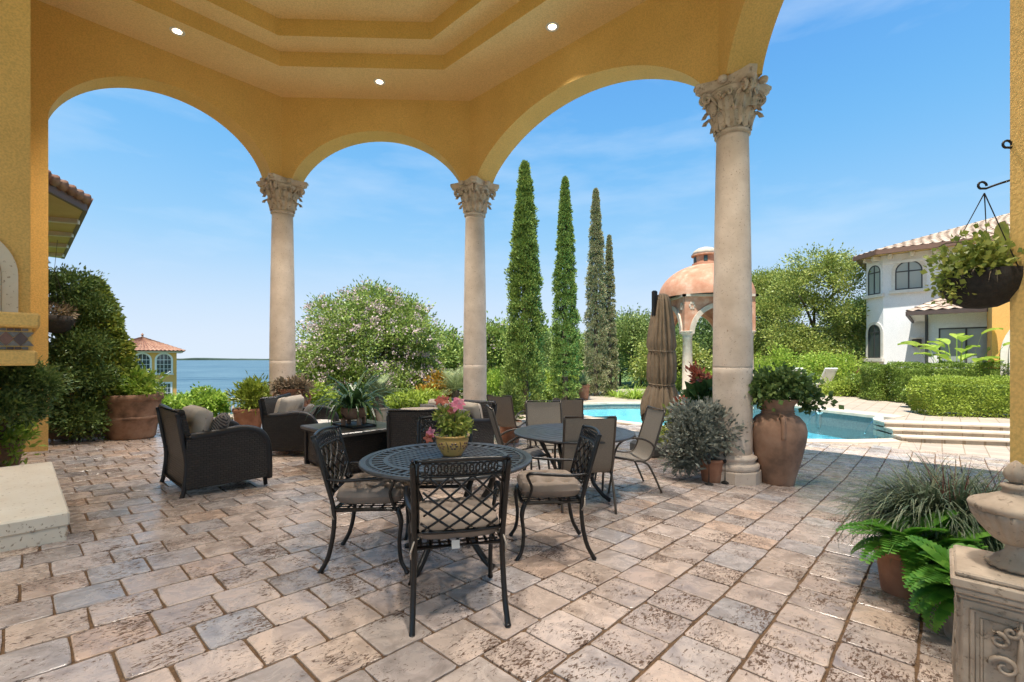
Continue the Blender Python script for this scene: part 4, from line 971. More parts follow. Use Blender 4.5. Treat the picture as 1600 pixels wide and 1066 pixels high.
# ---------------------------------------------------------------- wicker lounge set
def wicker_seat(name, label, wd, ncush, group, cat='armchair'):
    e = empty(name, (0, 0, 0), 0, label, cat, group); wk = M['wicker']; h = wd / 2
    arm = catmull([(0, -.40, .60), (0, -.15, .615), (0, .10, .64), (0, .26, .60), (0, .345, .50), (0, .372, .36)], 5)
    for s in (-1, 1):
        poly = [Vector((s * h, p.y, p.z)) for p in arm] + [Vector((s * h, .37, .09)), Vector((s * h, -.40, .09))]
        po = MB().extrude(poly, (-s * .075, 0, 0)).build('arm_panel', wk, e)
        rim = [Vector((s * (h - .0375), p.y, p.z + .004)) for p in arm] + [Vector((s * (h - .0375), .376, .2)), Vector((s * (h - .0375), .374, .07))]
        MB().tube(rim, .046, 8, flat=.45 if False else 1).build('arm_rim', M['iron'], e, smooth=True).scale = (1, 1, 1)
        bp_ = catmull([(s * (h - .02), -.47, .86), (s * (h - .02), -.43, .6), (s * (h - .02), -.395, .35), (s * (h - .02), -.415, .1), (s * (h - .02), -.44, 0)], 5)
        MB().tube(bp_, .022, 8).build('back_post', M['iron'], e, smooth=True)
        MB().tube([(s * (h - .04), .34, .1), (s * (h - .04), .35, 0)], .022, 8).build('foot', M['iron'], e, smooth=True)
    # back panel
    prof = [(-.40, .09), (-.385, .35), (-.42, .6), (-.465, .86), (-.405, .865), (-.35, .6), (-.32, .38), (-.32, .09)]
    MB().extrude([Vector((-h + .03, y, z)) for y, z in prof], (wd - .06, 0, 0)).build('back_panel', wk, e)
    MB().tube([(-h + .02, -.437, .868), (h - .02, -.437, .868)], .032, 8).build('top_rail', wk, e, smooth=True)
    MB().box((0, .33, .20), (wd - .15, .05, .22)).build('front_apron', wk, e); MB().box((0, 0, .29), (wd - .16, .68, .04)).build('seat_deck', wk, e)
    MB().tube([(-h + .02, -.41, .1), (h - .02, -.41, .1)], .016, 6).build('stretcher', M['iron'], e)
    cw = (wd - .17) / ncush
    for k in range(ncush):
        cx = -(wd - .17) / 2 + cw * (k + .5)
        sc = MB(); pillow_mesh(sc, cw - .01, .70, .16, 14, .22, c=(cx, .03, .39)); o = sc.build('seat_cushion', M['cushion_light'], e, smooth=True)
        rt = Matrix.Rotation(R(78), 3, 'X'); bc = MB(); pillow_mesh(bc, cw - .015, .47, .19, 14, .3, [(-.5, .1), (.5, .1), (0, .1)], c=(cx, -.235, .655), rot=rt)
        o = bc.build('back_cushion', M['cushion'], e, smooth=True)
        rim = []
        for t in np.linspace(0, 2 * PI, 41)[:-1]:
            c_, s_ = math.cos(t), math.sin(t); x = math.copysign(abs(c_) ** .28, c_); y = math.copysign(abs(s_) ** .28, s_)
            rim.append(rt @ Vector((x * (1 - .06 * abs(y) ** 3) * (cw - .015) / 2 * .985, y * (1 - .06 * abs(x) ** 3) * .235 * .985, 0)) + Vector((cx, -.235, .655)))
        MB().tube(rim, .007, 6, closed=True).build('piping', M['piping'], o)
    return e
def throw_pillow(label, x, y, z, s, mat, rz, tilt):
    m = MB(); rt = Matrix.Rotation(rz, 3, 'Z') @ Matrix.Rotation(tilt, 3, 'X'); pillow_mesh(m, s, s, .15, 14, .5, rot=rt)
    return tag(m.build('throw_pillow', mat, loc=(x, y, z), smooth=True), label, 'pillow', 'throw pillows on the wicker set')
G = 'dark wicker lounge set'
w1 = wicker_seat('wicker_armchair', 'dark wicker armchair with patterned pillow, alone on the open paving', .96, 1, G)
put(w1, -3.32, 5.22, (.68, .73))
w2 = copy_tree(w1); w2['label'] = 'dark wicker armchair with round grey pillow beside the terracotta jar'; put(w2, -3.33, 7.40, (1, .03))
w3 = wicker_seat('wicker_armchair', 'narrow dark wicker armchair turned away, its woven back to the dining table', .74, 1, G); put(w3, -1.18, 5.95, (-.15, 1))
w4 = wicker_seat('wicker_loveseat', 'dark wicker loveseat with two beige back cushions by the far column', 1.38, 2, G, 'loveseat')
put(w4, -1.05, 7.02, (-U.x, -U.y))
def onseat(ch, lx, ly, lz): return ch.matrix_world @ Vector((lx, ly, lz))
bpy.context.view_layer.update()
p = onseat(w1, .22, -.06, .62); throw_pillow('dark zigzag patterned pillow on the nearest wicker armchair', p.x, p.y, p.z, .40, M['pattern'], w1.rotation_euler.z - .35, R(70))
p = onseat(w2, -.18, -.02, .58); throw_pillow('small grey pillow lying in the armchair by the terracotta jar', p.x, p.y, p.z, .34, M['greypillow'], w2.rotation_euler.z + .4, R(55))
p = onseat(w4, .38, -.06, .64); throw_pillow('grey pillow at the pool-side end of the wicker loveseat', p.x, p.y, p.z, .38, M['greypillow'], w4.rotation_euler.z, R(66))
p = onseat(w4, -.36, -.04, .63); throw_pillow('grey pillow at the column end of the wicker loveseat', p.x, p.y, p.z, .36, M['greypillow'], w4.rotation_euler.z + .2, R(64))
# fire table
ft = empty('wicker_coffee_table', (0, 0, 0), 0, 'square dark wicker coffee table with slate top among the lounge seats', 'coffee table', None)
tx, ty = 1.08, .92
for sx in (-1, 1):
    for sy in (-1, 1): MB().box((sx * (tx / 2 - .04), sy * (ty / 2 - .04), .25), (.06, .06, .5), ch=.006).build('leg', M['iron'], ft)
for sx, sy, a, b in ((0, 1, tx - .14, .03), (0, -1, tx - .14, .03), (1, 0, .03, ty - .14), (-1, 0, .03, ty - .14)):
    MB().box((sx * (tx / 2 - .045), sy * (ty / 2 - .045), .275), (a, b, .41)).build('side_panel', M['wicker'], ft)
M['slate'] = simple('dark_slate_top', (.10, .095, .09), (.06, .056, .052), rough=.28, nscale=6, bscale=40, bstr=.1)
MB().box((0, 0, .527), (tx + .06, ty + .06, .05), ch=.012).build('tabletop', M['slate'], ft)
MB().box((0, 0, .49), (tx + .02, ty + .02, .022)).build('apron', M['iron'], ft)
MB().box((0, 0, .05), (tx - .1, ty - .1, .03)).build('lower_rail', M['iron'], ft)
put(ft, -2.20, 6.40, U)
# ---------------------------------------------------------------- cantilever umbrella, closed
bx, by = 2.50, 8.05
um = empty('patio_umbrella', (bx, by, FZ(bx, by)), .35, 'closed khaki cantilever umbrella on a square charcoal base beside the stone column', 'umbrella')
b = MB(); b.box((0, 0, .11), (.66, .66, .22), ch=.045); b.build('base', M['base_plastic'], um)
MB().lathe([(.14, .22), (.14, .245), (.07, .26), (.05, .30)], 20).build('pole_collar', M['slingframe'], um, smooth=True)
MB().box((0, 0, 1.35), (.075, .055, 2.3), ch=.012).build('pole', M['slingframe'], um)
MB().box((-.02, 0, 2.62), (.10, .07, .46), ch=.02).build('crank_housing', M['iron'], um)
cn = MB(); prr = random.Random(9); fold = [prr.uniform(.75, 1.3) for _ in range(96)]
def canfn(t, z, i): return .92 + .22 * abs(math.sin(t * 4 + z * .5)) ** .6 * (1 + .4 * math.sin(t * 3)) + .10 * math.sin(t * 17 + z * 2.1) + .07 * math.sin(t * 29 - z * 3)
prof = [(.03, 2.80), (.085, 2.77), (.12, 2.66), (.15, 2.45), (.175, 2.2), (.195, 2.0), (.20, 1.88), (.175, 1.80), (.195, 1.72), (.205, 1.55), (.20, 1.38), (.195, 1.29), (.165, 1.22), (.20, 1.14), (.25, .98), (.275, .85), (.285, .72), (.28, .60)]
cn.lathe(prof, 96, (.13, -.02, 0), fn=canfn, cap=False)
for i in range(len(cn.v)):                                       # ragged hem
    x, y, z = cn.v[i]
    if z < .9: a = math.atan2(y + .02, x - .13); cn.v[i] = (x, y, z + (.9 - z) * (.55 * math.sin(a * 2 + 1) + .25 * math.sin(a * 5)))
cn.build('folded_canopy', M['canvas'], um, smooth=True)
for z, rr in ((1.80, .178), (1.22, .168)):
    MB().tube([(.13 + rr * 1.22 * math.cos(t) * canfn(t, z, 0) ** .3, -.02 + rr * 1.22 * math.sin(t) * canfn(t, z, 0) ** .3, z + .015 * math.sin(t)) for t in np.linspace(0, 2 * PI, 33)[:-1]], .012, 6, closed=True).build('tie_strap', M['canvas'], um, smooth=True)
for k in range(5):
    a = k * 1.256 + .4; MB().tube([(.13 + .05 * math.cos(a), -.02 + .05 * math.sin(a), 1.6), (.13 + .2 * math.cos(a), -.02 + .2 * math.sin(a), .52 + .05 * (k % 2))], .010, 6).build('rib', M['slingframe'], um)
# ---------------------------------------------------------------- buildings around the garden
def tile_roof(a, b, c, d, name, mat, par, origin, bw=.30, rl=.42, h=.055):
    """barrel-tile slope: eave a->b, ridge d->c (same sense)"""
    a, b, c, d = [Vector(p) - origin for p in (a, b, c, d)]
    W_ = max((b - a).length, (c - d).length); L_ = max((d - a).length, (c - b).length); nb = max(2, int(W_ / bw)); nr = max(2, int(L_ / rl))
    nrm = (b - a).cross(d - a); nrm = nrm if nrm.length > 1e-6 else (b - a).cross(c - b); nrm.normalize()
    if nrm.z < 0: nrm = -nrm
    m = MB(); vs = []; cols = nb * 4 + 1; rows = nr * 2
    for j in range(rows):
        t = (j // 2 + (j % 2)) / nr; lift = .035 * (1 - j % 2)
        for i in range(cols):
            s = i / (cols - 1); p = (a.lerp(b, s)).lerp(d.lerp(c, s), t); ph = s * nb * 2 * PI
            vs.append(p + nrm * (h * (.5 + .5 * math.cos(ph)) + lift))
    m.add(vs, [(j * cols + i, j * cols + i + 1, (j + 1) * cols + i + 1, (j + 1) * cols + i) for j in range(rows - 1) for i in range(cols - 1)])
    u_ = [a, b, c, d]; m.add([p - nrm * .05 for p in u_], [(3, 2, 1, 0)])
    return m.build(name, mat, par, auto=60)
def vbox(name, o, dx, dy, sx, sy, z0, z1, mat, par, ch=0):        # box from corner o along dx, dy
    ps = [o, o + dx * sx, o + dx * sx + dy * sy, o + dy * sy]; ar = dx.x * dy.y - dx.y * dy.x
    if ar < 0: ps.reverse()
    return MB().prism([(p.x - par.location.x, p.y - par.location.y) for p in ps], z0 - par.location.z, z1 - par.location.z).build(name, mat, par)
def face_window(par, o, d, nrm, s0, s1, z0, z1, arched, frame, glass_m, sill=True, mull=True, surround=None, rows=0):
    """window on a wall face: o origin of wall, d along the wall, nrm outward; > frame, mullion, sill"""
    o = o - par.location; c = (s0 + s1) / 2; hw = (s1 - s0) / 2; zs = z1 - hw if arched else z1
    def outline(k): 
        pts = [(-hw - k, z0 - k), (hw + k, z0 - k), (hw + k, zs if arched else z1 + k)]
        if arched: pts += [((hw + k) * math.cos(PI * q / 16), zs + (hw + k) * math.sin(PI * q / 16)) for q in range(1, 16)]
        pts += [(-hw - k, zs if arched else z1 + k)]; return pts
    def P(x, z, e): q = o + d * (c + x) + nrm * e; return Vector((q.x, q.y, z - par.location.z))
    g = MB().extrude([P(x, z, -.05) for x, z in outline(0)], nrm * .062).build('window', glass_m, par)
    def framering(nm, k0, k1, e0, e1, mat, parent):
        a, b = outline(k0), outline(k1); n = len(a); m = MB()
        vs = [P(x, z, e0) for x, z in a] + [P(x, z, e0) for x, z in b] + [P(x, z, e1) for x, z in a] + [P(x, z, e1) for x, z in b]; f = []
        for i in range(n):
            j = (i + 1) % n; f += [(2 * n + i, 2 * n + j, 3 * n + j, 3 * n + i), (n + i, n + j, 3 * n + j, 3 * n + i), (i, j, 2 * n + j, 2 * n + i)]
        m.add(vs, f); return m.build(nm, mat, parent)
    framering('frame', -.045, .0, -.0, .035, frame, g)
    if surround: framering('surround', .002, .13, -.02, .03, surround, g)
    if mull:
        m = MB(); a, b = P(0, z0, .016), P(0, z1 - .02, .016); m.bar(a, b, .05, .03, nrm); 
        if arched: m.bar(P(-hw, zs, .017), P(hw, zs, .017), .05, .03, nrm)
        for r_ in range(rows): zz = z0 + (zs - z0) * (r_ + 1) / (rows + 1); m.bar(P(-hw, zz, .018), P(hw, zz, .018), .04, .03, nrm)
        if rows:
            for x in (-hw * .5, hw * .5): m.bar(P(x, z0, .018), P(x, zs + hw * .75 if arched else z1, .018), .03, .03, nrm)
        m.build('mullion', frame, g)
    if sill: MB().extrude([P(-hw - .2, z0 - .02, .0), P(hw + .2, z0 - .02, .0), P(hw + .2, z0 - .16, .0), P(-hw - .2, z0 - .16, .0)], nrm * .14).build('sill', M['trim'], g)
    return g
# --- white two-storey house beyond the hedges
K = Vector((16.87, 21.0, 0)); NU = -U; LD = Vector((-.036, .999, 0)); NL = Vector((-LD.y, LD.x, 0))
if NL.dot(-K) < 0: NL = -NL
hs = empty('white_house', (K.x, K.y, 0), 0, 'white two-storey stucco house with barrel-tile roof behind the hedges', 'house')
EV = 6.05; K2 = K + LD * .95
pl = [K, K + V * 11, K + V * 11 + U * 9, K2 + U * 9 , K2]
MB().prism([(p.x - K.x, p.y - K.y) for p in pl], -.4, EV).build('wall', M['white_wall'], hs)
MB().prism([(p.x - K.x, p.y - K.y) for p in (K - U * .06 + NL * .06 * 0, K + V * 11 - U * .06, K + V * 11 - U * .002, K - U * .002)], EV - .42, EV - .30).build('string_course', M['whitetrim'], hs)
oh = .62
e0 = K - U * oh + NL * oh * .42; e1 = K + V * 11.5 - U * oh; eL = K2 + NL * oh + LD * .0; eB = K2 + U * 9 + NL * oh
for p in (e0, e1, eL, eB): p.z = EV + .10
r0 = K + V * 5.4 + U * 5.0; r0.z = 8.35; r1 = K + V * 11.5 + U * 5.0; r1.z = 8.35
tile_roof(e0, e1, r1, r0, 'roof', M['rooftile'], hs, hs.location); tile_roof(eL, e0, r0, r0, 'roof_hip', M['rooftile'], hs, hs.location); tile_roof(eB, eL, r0, r0 + U * .5, 'roof_side', M['rooftile'], hs, hs.location)
for a, b in ((e0, e1), (eL, e0)):
    a2, b2 = a - K, b - K; a2.z -= .06; b2.z -= .06; MB().bar(a2, b2, .10, .20).build('fascia', M['fascia'], hs)
sf = [e0, e1, K + V * 11, K, K2, eL]; m = MB(); m.add([(p.x - K.x, p.y - K.y, EV + .01) for p in sf], [(0, 1, 2, 3), (0, 3, 4, 5)]); m.build('soffit', M['soffit'], hs)
for k in range(14):
    q = K + V * (.25 + k * .75) - K; MB().box((q.x - U.x * .14, q.y - U.y * .14, EV - .10), (.16, .40, .19), rot=Matrix.Rotation(ANG_U - PI / 2, 3, 'Z'), ch=.02).build('bracket', M['trim'], hs)
for k in range(2):
    q = K + LD * (.2 + .5 * k) - K; MB().box((q.x + NL.x * .14, q.y + NL.y * .14, EV - .10), (.40, .14, .19), ch=.02).build('bracket', M['trim'], hs)
ch = r0 + V * .3; MB().box((ch.x - K.x, ch.y - K.y, 8.55), (.9, .9, .5), rot=Matrix.Rotation(ANG_U, 3, 'Z')).build('roof_vent', M['trim'], hs); MB().box((ch.x - K.x, ch.y - K.y, 8.85), (1.3, 1.3, .14), rot=Matrix.Rotation(ANG_U, 3, 'Z'), ch=.05).build('vent_cap', M['fascia'], hs)
face_window(hs, K, V, -U, .42, 1.34, 4.44, 5.70, True, M['darkframe'], M['paleglass'], surround=M['trim'])
face_window(hs, K, V, -U, 3.2, 4.2, 4.44, 5.70, True, M['darkframe'], M['paleglass'], surround=M['trim'])
face_window(hs, K, LD, NL, .12, .82, 4.35, 5.70, True, M['darkframe'], M['paleglass'], surround=M['whitetrim'])
face_window(hs, K, LD, NL, .12, .82, 1.40, 2.95, True, M['darkframe'], M['glass'], surround=M['trim'])
sc = K + V * 1.15 - U * .14 - K; MB().box((sc.x, sc.y, 2.05), (.26, .26, .34), ch=.03).build('wall_lantern', M['darkframe'], hs); MB().box((sc.x, sc.y, 2.26), (.34, .34, .07), ch=.02).build('lantern_cap', M['trim'], hs)
# --- the low wing of the same house
Wc = Vector((15.05, 16.8, 0)); hw_ = empty('house_side_wing', (Wc.x, Wc.y, 0), 0, 'single-storey white wing with sliding window under a small tiled roof', 'house')
wd_ = 4.24
MB().prism([(p.x, p.y) for p in (Vector((0, 0, 0)), V * 5, V * 5 + U * wd_, U * wd_)], -.4, 2.98).build('wall', M['white_wall'], hw_)
E0, E1, E2 = Wc - U * .5 - V * .5, Wc + V * 5.4 - U * .5, Wc + U * wd_ - V * .5; R0 = Wc + U * (wd_ - .01) + V * 2.4; R1 = Wc + U * (wd_ - .01) + V * 5.4
for p in (E0, E1, E2): p.z = 3.05
R0.z = R1.z = 4.75
tile_roof(E0, E1, R1, R0, 'roof', M['rooftile'], hw_, hw_.location); tile_roof(E2, E0, R0, R0, 'roof_hip', M['rooftile'], hw_, hw_.location)
for a, b in ((E0, E1), (E2, E0)):
    a2, b2 = a - Wc, b - Wc; a2.z -= .05; b2.z -= .05; MB().bar(a2, b2, .09, .15).build('gutter', M['darkfascia'], hw_)
m = MB(); m.add([(p.x - Wc.x, p.y - Wc.y, 2.99) for p in (E0, E1, Wc + V * 5, Wc, Wc + U * wd_, E2)], [(0, 1, 2, 3), (0, 3, 4, 5)]); m.build('soffit', M['whitetrim'], hw_)
face_window(hw_, Wc, V, -U, .34, 1.75, .3, 2.45, False, M['darkframe'], M['paleglass'], sill=False, surround=M['whitetrim'])
dp = V * .02 - U * .08; MB().tube([(dp.x - U.x * .35, dp.y - U.y * .35, 2.95), (dp.x, dp.y, 2.7), (dp.x, dp.y, 0)], .045, 8).build('downspout', M['darkframe'], hw_)
# --- yellow bay with pale stone arch
Yc = Vector((14.70, 14.15, 0)); yb = empty('yellow_archway_bay', (Yc.x, Yc.y, 0), 0, 'yellow stucco bay with broad pale stone arch at the house corner', 'building')
MB().prism([(p.x, p.y) for p in (Vector((0, 0, 0)), V * 5, V * 5 + U * 2.2, U * 2.2)], -.4, 3.25).build('wall', M['yellow_wall'], yb)
for k, (ra, rb, dd) in enumerate(((.80, 1.05, .10), (1.06, 1.28, .16), (1.29, 1.45, .10))):
    m = MB(); cz = 1.5; cc = V * 1.62; a = []; b = []
    for q in range(25): t = PI - PI * q / 24; a.append((ra * math.cos(t), cz + ra * math.sin(t))); b.append((rb * math.cos(t), cz + rb * math.sin(t)))
    a = [(-ra, -.1)] + a + [(ra, -.1)]; b = [(-rb, -.1)] + b + [(rb, -.1)]; n = len(a)
    P = lambda x, z, e: Vector((cc.x + V.x * x - U.x * e, cc.y + V.y * x - U.y * e, z))
    m.add([P(x, z, .0) for x, z in a] + [P(x, z, .0) for x, z in b] + [P(x, z, dd) for x, z in a] + [P(x, z, dd) for x, z in b], [f for i in range(n - 1) for f in ((2 * n + i, 2 * n + i + 1, 3 * n + i + 1, 3 * n + i), (n + i, n + i + 1, 3 * n + i + 1, 3 * n + i), (i, i + 1, 2 * n + i + 1, 2 * n + i))])
    m.build('stone_arch', M['trim'], yb, auto=40)
m = MB(); m.extrude([Vector((V.x * x, V.y * x, z)) + V * 1.62 - U * .02 for x, z in [(-.79, -.1)] + [(.79 * math.cos(PI - PI * q / 20), 1.5 + .79 * math.sin(PI - PI * q / 20)) for q in range(21)] + [(.79, -.1)]], -U * .02).build('glazing', M['glass'], yb)
# --- boathouse by the lake
Bo = Vector((-36.3 - 5.9 * .79, 50 - 5.9 * .61, LAKE + .2)); bh = empty('boathouse', tuple(Bo), R(37.6), 'yellow two-storey boathouse with red hip roof at the lake edge', 'building')
bw, bd, bz = 5.9, 5.9, 2.25 - Bo.z
MB().box((bw / 2, bd / 2, bz / 2 - .3), (bw, bd, bz + .6)).build('wall', M['yellow_wall'], bh)
c4_ = [Vector((-.75, -.75, bz)), Vector((bw + .75, -.75, bz)), Vector((bw + .75, bd + .75, bz)), Vector((-.75, bd + .75, bz))]; ap = Vector((bw / 2, bd / 2, bz + 1.5)); Z0 = Vector((0, 0, 0))
for i in range(4): tile_roof(c4_[i], c4_[(i + 1) % 4], ap, ap, 'roof_slope', M['rooftile_red'], bh, Z0, .34, .5, .08)
MB().box((bw / 2, bd / 2, bz - .1), (bw + 1.1, bd + 1.1, .16)).build('eave', M['trim'], bh)
MB().lathe([(.12, 0), (.08, .2), (.14, .3), (0, .5)], 10, ap).build('finial', M['rooftile_red'], bh)
X1 = Vector((1, 0, 0)); Yn = Vector((0, -1, 0))
for s in (.55, 2.35, 4.15): 
    face_window(bh, Bo, X1, Yn, s, s + 1.3, Bo.z + 3.95, Bo.z + 6.05, True, M['whitetrim'], M['glass'], rows=2, surround=M['whitetrim'])
    face_window(bh, Bo, X1, Yn, s, s + 1.25, Bo.z + 1.35, Bo.z + 2.9, False, M['whitetrim'], M['glass'], rows=2, surround=M['whitetrim'])
for k, s in enumerate((1.9, 3.7)):
    MB().tube([(s, -.1, 2.6), (s + 1.6, -1.9, 4.2)], .05, 6).build('awning_strut', M['whitetrim'], bh)
# --- eave of the main house seen through the left arch
C = at(133, 322, 9.0); A_ = Vector((.304, -.953, 0)).normalized(); B_ = -V
wg = empty('house_corner_eave', (C.x, C.y, C.z), 0, 'yellow house corner with cream soffit and brown tile eave beyond the left arch', 'house')
inw = (A_ + B_).normalized(); inw = Vector((-1, .0, 0)); 
pe = [Vector((0, 0, 0)), A_ * 3.2, A_ * 3.2 + Vector((-3.5, 0, 0)), B_ * 6.2 + Vector((-2, -2.5, 0)), B_ * 6.2]
ii = Vector((-.80, -.35, 0))
soff = MB(); soff.prism([(p.x, p.y) for p in reversed(pe)], -.10, -.04); soff.build('soffit', M['soffit'], wg)
for a, b, nm in ((pe[0], pe[1], 'fascia'), (pe[0], pe[4], 'fascia')):
    MB().bar(a + Vector((0, 0, -.03)), b + Vector((0, 0, -.03)), .07, .16).build(nm, M['fascia'], wg)
    d_ = (b - a).normalized(); nn = int((b - a).length / .24); out = Vector((d_.y, -d_.x, 0)); out = out if out.x > 0 else -out
    for k in range(nn):                                               # barrel tile ends along the eave
        q = a + d_ * (.12 + .24 * k) + Vector((0, 0, .10)); MB().tube([q + out * .10, q - out * .6 + Vector((0, 0, .24))], .105, 10).build('roof_tile', M['rooftile_red'], wg, smooth=True)
MB().add([Vector((0, 0, .10)), A_ * 3.2 + Vector((0, 0, .10)), A_ * 3.2 + Vector((-3, 0, 1.3)), Vector((-2.6, .4, 1.3)), B_ * 6.2 + Vector((-2, -2.5, 1.2)), B_ * 6.2 + Vector((0, 0, .10))], [(0, 1, 2, 3), (0, 3, 4, 5)]).build('roof', M['rooftile_red'], wg)
for k in range(4):                                                    # rafters under the soffit
    q = B_ * (.8 + 1.5 * k); MB().bar(q + Vector((-.05, -.0, -.14)), q + Vector((-1.1, -.4, -.14)), .10, .10).build('rafter', M['trim'], wg)
wl = [Vector((-1.0, .05, 0)) + A_ * 0, Vector((-1.0, .05, 0)) + A_ * 3.0, Vector((-3.2, -2.8, 0)), Vector((-3.4, 1.6, 0)) + B_ * 1.0, Vector((-.85, -.55, 0)) + B_ * 6.0]
MB().prism([(p.x, p.y) for p in reversed(wl)], -C.z - .3, -.11).build('wall', M['yellow_wall'], wg)
fl_p = at(68, 398, 9.6) - C; MB().tube([fl_p + Vector((0, 0, .12)), fl_p], .02, 6).build('floodlight_arm', M['white_plastic'], wg); MB().lathe([(.04, .0), (.05, -.06), (.11, -.15), (.115, -.16), (0, -.155)], 14, fl_p).build('floodlight', M['white_plastic'], wg, smooth=True)
# ---------------------------------------------------------------- gazebo with clay dome
gc = Vector((8.78, 21.0, DECK)); gz = empty('domed_gazebo', tuple(gc), 0, 'stone gazebo with faded salmon dome and small lantern beyond the pool', 'gazebo')
HW = 1.5; SPz = 2.88; TOPz = 4.35; hop = 1.10
for q in range(4):
    rt = Matrix.Rotation(q * PI / 2, 4, 'Z')
    a = [(-hop * math.cos(PI * k / 24), SPz - .12 + 1.12 * math.sin(PI * k / 24)) for k in range(25)]
    m = MB(); vs = []
    xs_ = [-HW + .002] + [x for x, _ in a] + [HW - .002]; zs_ = [SPz] + [max(SPz, z) if k in (0, 24) else z for k, (_, z) in enumerate(a)] + [SPz]
    for x, z in zip(xs_, zs_): vs += [(x, -HW, z), (x, -HW, TOPz), (x, -HW + .45, z), (x, -HW + .45, TOPz)]
    f = []
    for k in range(len(xs_) - 1): i = k * 4; j = i + 4; f += [(i, j, j + 1, i + 1), (j + 2, i + 2, i + 3, j + 3), (i + 2, j + 2, j, i)]
    m.add([rt @ Vector(v) for v in vs], f); m.build('arch_wall', M['domeclay'], gz)
    m = MB(); a1 = a; a2 = [((hop + .20) * -math.cos(PI * k / 24), SPz - .12 + (1.12 + .20) * math.sin(PI * k / 24)) for k in range(25)]; n = 25
    vs = [(x, -HW - .0, z) for x, z in a1] + [(x, -HW, z) for x, z in a2] + [(x, -HW - .07, z) for x, z in a1] + [(x, -HW - .07, z) for x, z in a2]
    m.add([rt @ Vector(v) for v in vs], [g for i in range(n - 1) for g in ((2 * n + i, 2 * n + i + 1, 3 * n + i + 1, 3 * n + i), (n + i, n + i + 1, 3 * n + i + 1, 3 * n + i), (i, i + 1, 2 * n + i + 1, 2 * n + i))]); m.build('arch_moulding', M['domestone'], gz, auto=40)
    m = MB(); m.bar(rt @ Vector((-HW - .08, -HW - .02, TOPz + .03)), rt @ Vector((HW + .08, -HW - .02, TOPz + .03)), .12, .10); m.build('cornice', M['domestone'], gz)
    m = MB(); 
    for sx in (-1, 1):                                               # pale emblem in the spandrels
        for k in range(6): t = k * PI / 3; m.box(rt @ Vector((sx * 1.18 + .10 * math.cos(t), -HW - .012, 3.95 + .12 * math.sin(t))), (.08, .02, .10) if q % 2 == 0 else (.02, .08, .10), ch=.005)
        m.build('spandrel_emblem', M['domestone'], gz); m = MB()
    cp_ = rt @ Vector((-HW + .2, -HW + .2, 0)); c = MB(); c.lathe([(.30, 0), (.30, .18), (.25, .22), (.26, .28), (.215, .32), (.21, 1.4), (.185, 2.55), (.21, 2.58), (.19, 2.63), (.27, 2.82), (.30, 2.84), (.30, SPz - .002)], 20, cp_); c.build('column', M['domestone'], gz, smooth=True)
d_ = MB(); d_.lathe([(2.05, TOPz + .08)] + [(2.05 * math.cos(t), TOPz + .08 + 1.55 * math.sin(t)) for t in np.linspace(.02, 1.36, 16)], 48, cap=False); d_.build('dome', M['domeclay'], gz, smooth=True)
d_ = MB(); d_.lathe([(1.5 * math.cos(t), TOPz + .02 + 1.4 * math.sin(t)) for t in np.linspace(0, 1.55, 12)], 40, cap=False); d_.build('dome_lining', M['mosaic'], gz, smooth=True)
lz = TOPz + 1.55; l = MB(); l.lathe([(.56, lz), (.56, lz + .12), (.50, lz + .14), (.50, lz + .44), (.60, lz + .46), (.60, lz + .52)], 24); l.build('lantern', M['domeclay'], gz, auto=40)
l = MB(); l.lathe([(.58, lz + .52), (.50, lz + .68), (.34, lz + .80), (.14, lz + .86), (0, lz + .87)], 24); l.build('lantern_cap', M['domestone'], gz, smooth=True)
for k in range(6):
    t = k * PI / 3 - PI / 2 - .35; o = MB().box((.495 * math.cos(t), .495 * math.sin(t), lz + .28), (.16, .05, .26), rot=Matrix.Rotation(t + PI / 2, 3, 'Z'), ch=.02).build('lantern_opening', M['mosaic'], gz)
MB().lathe([(3.3, -.03), (3.3, .03), (0, .03)], 8).build('floor_slab', M['coping'], gz)
# ---------------------------------------------------------------- balustrade by the water, stone edging of the beds
b0, b1 = at(322, 640, 25.5), at(470, 640, 26.5); zb = GZ(-15, 25.5)
bl = empty('stone_balustrade', (b0.x, b0.y, zb), math.atan2(b1.y - b0.y, b1.x - b0.x), 'weathered stone balustrade above the lake shore', 'balustrade')
Lb = (b1 - b0).length; ht = .98
MB().box((Lb / 2, 0, .05), (Lb, .26, .16)).build('base_rail', M['domestone'], bl); MB().box((Lb / 2, 0, ht), (Lb, .26, .12), ch=.02).build('top_rail', M['domestone'], bl)
bm_ = MB().lathe([(.055, 0), (.055, .06), (.04, .09), (.085, .28), (.08, .36), (.04, .56), (.05, .62), (.055, .68), (.055, .80)], 8).mesh('baluster', True); bm_.materials.append(M['domestone'])
for k in range(int(Lb / .21)): link('baluster', bm_, None, bl, loc=(.12 + .21 * k, 0, .13))
for s in (0, Lb * .45, Lb): 
    MB().box((s, 0, .55), (.34, .34, 1.14), ch=.02).build('post', M['domestone'], bl); MB().lathe([(.07, 1.12), (.10, 1.18), (.06, 1.24), (.17, 1.42), (.15, 1.52), (.05, 1.6), (0, 1.62)], 12, (s, 0, 0)).build('urn_finial', M['domestone'], bl, smooth=True)
def edging(label, p0, p1, n, h, w_, seed):
    d = p1 - p0; L = d.length; e = empty('stone_edging', tuple(p0), math.atan2(d.y, d.x), label, 'edging', 'stone borders of the garden beds'); r = random.Random(seed)
    for k in range(n):
        MB().box((L * (k + .5) / n, r.uniform(-.02, .02), h / 2 + r.uniform(-.03, .03)), (L / n * r.uniform(.82, .95), w_ * r.uniform(.85, 1.1), h + r.uniform(-.05, .05)), rot=Matrix.Rotation(r.uniform(-.12, .12), 3, 'Z'), ch=.03).build('stone', M['caststone' if k % 3 else 'domestone'], e)
def g(px, py, d): p = at(px, py, d); p.z = GZ(p.x, p.y); return p
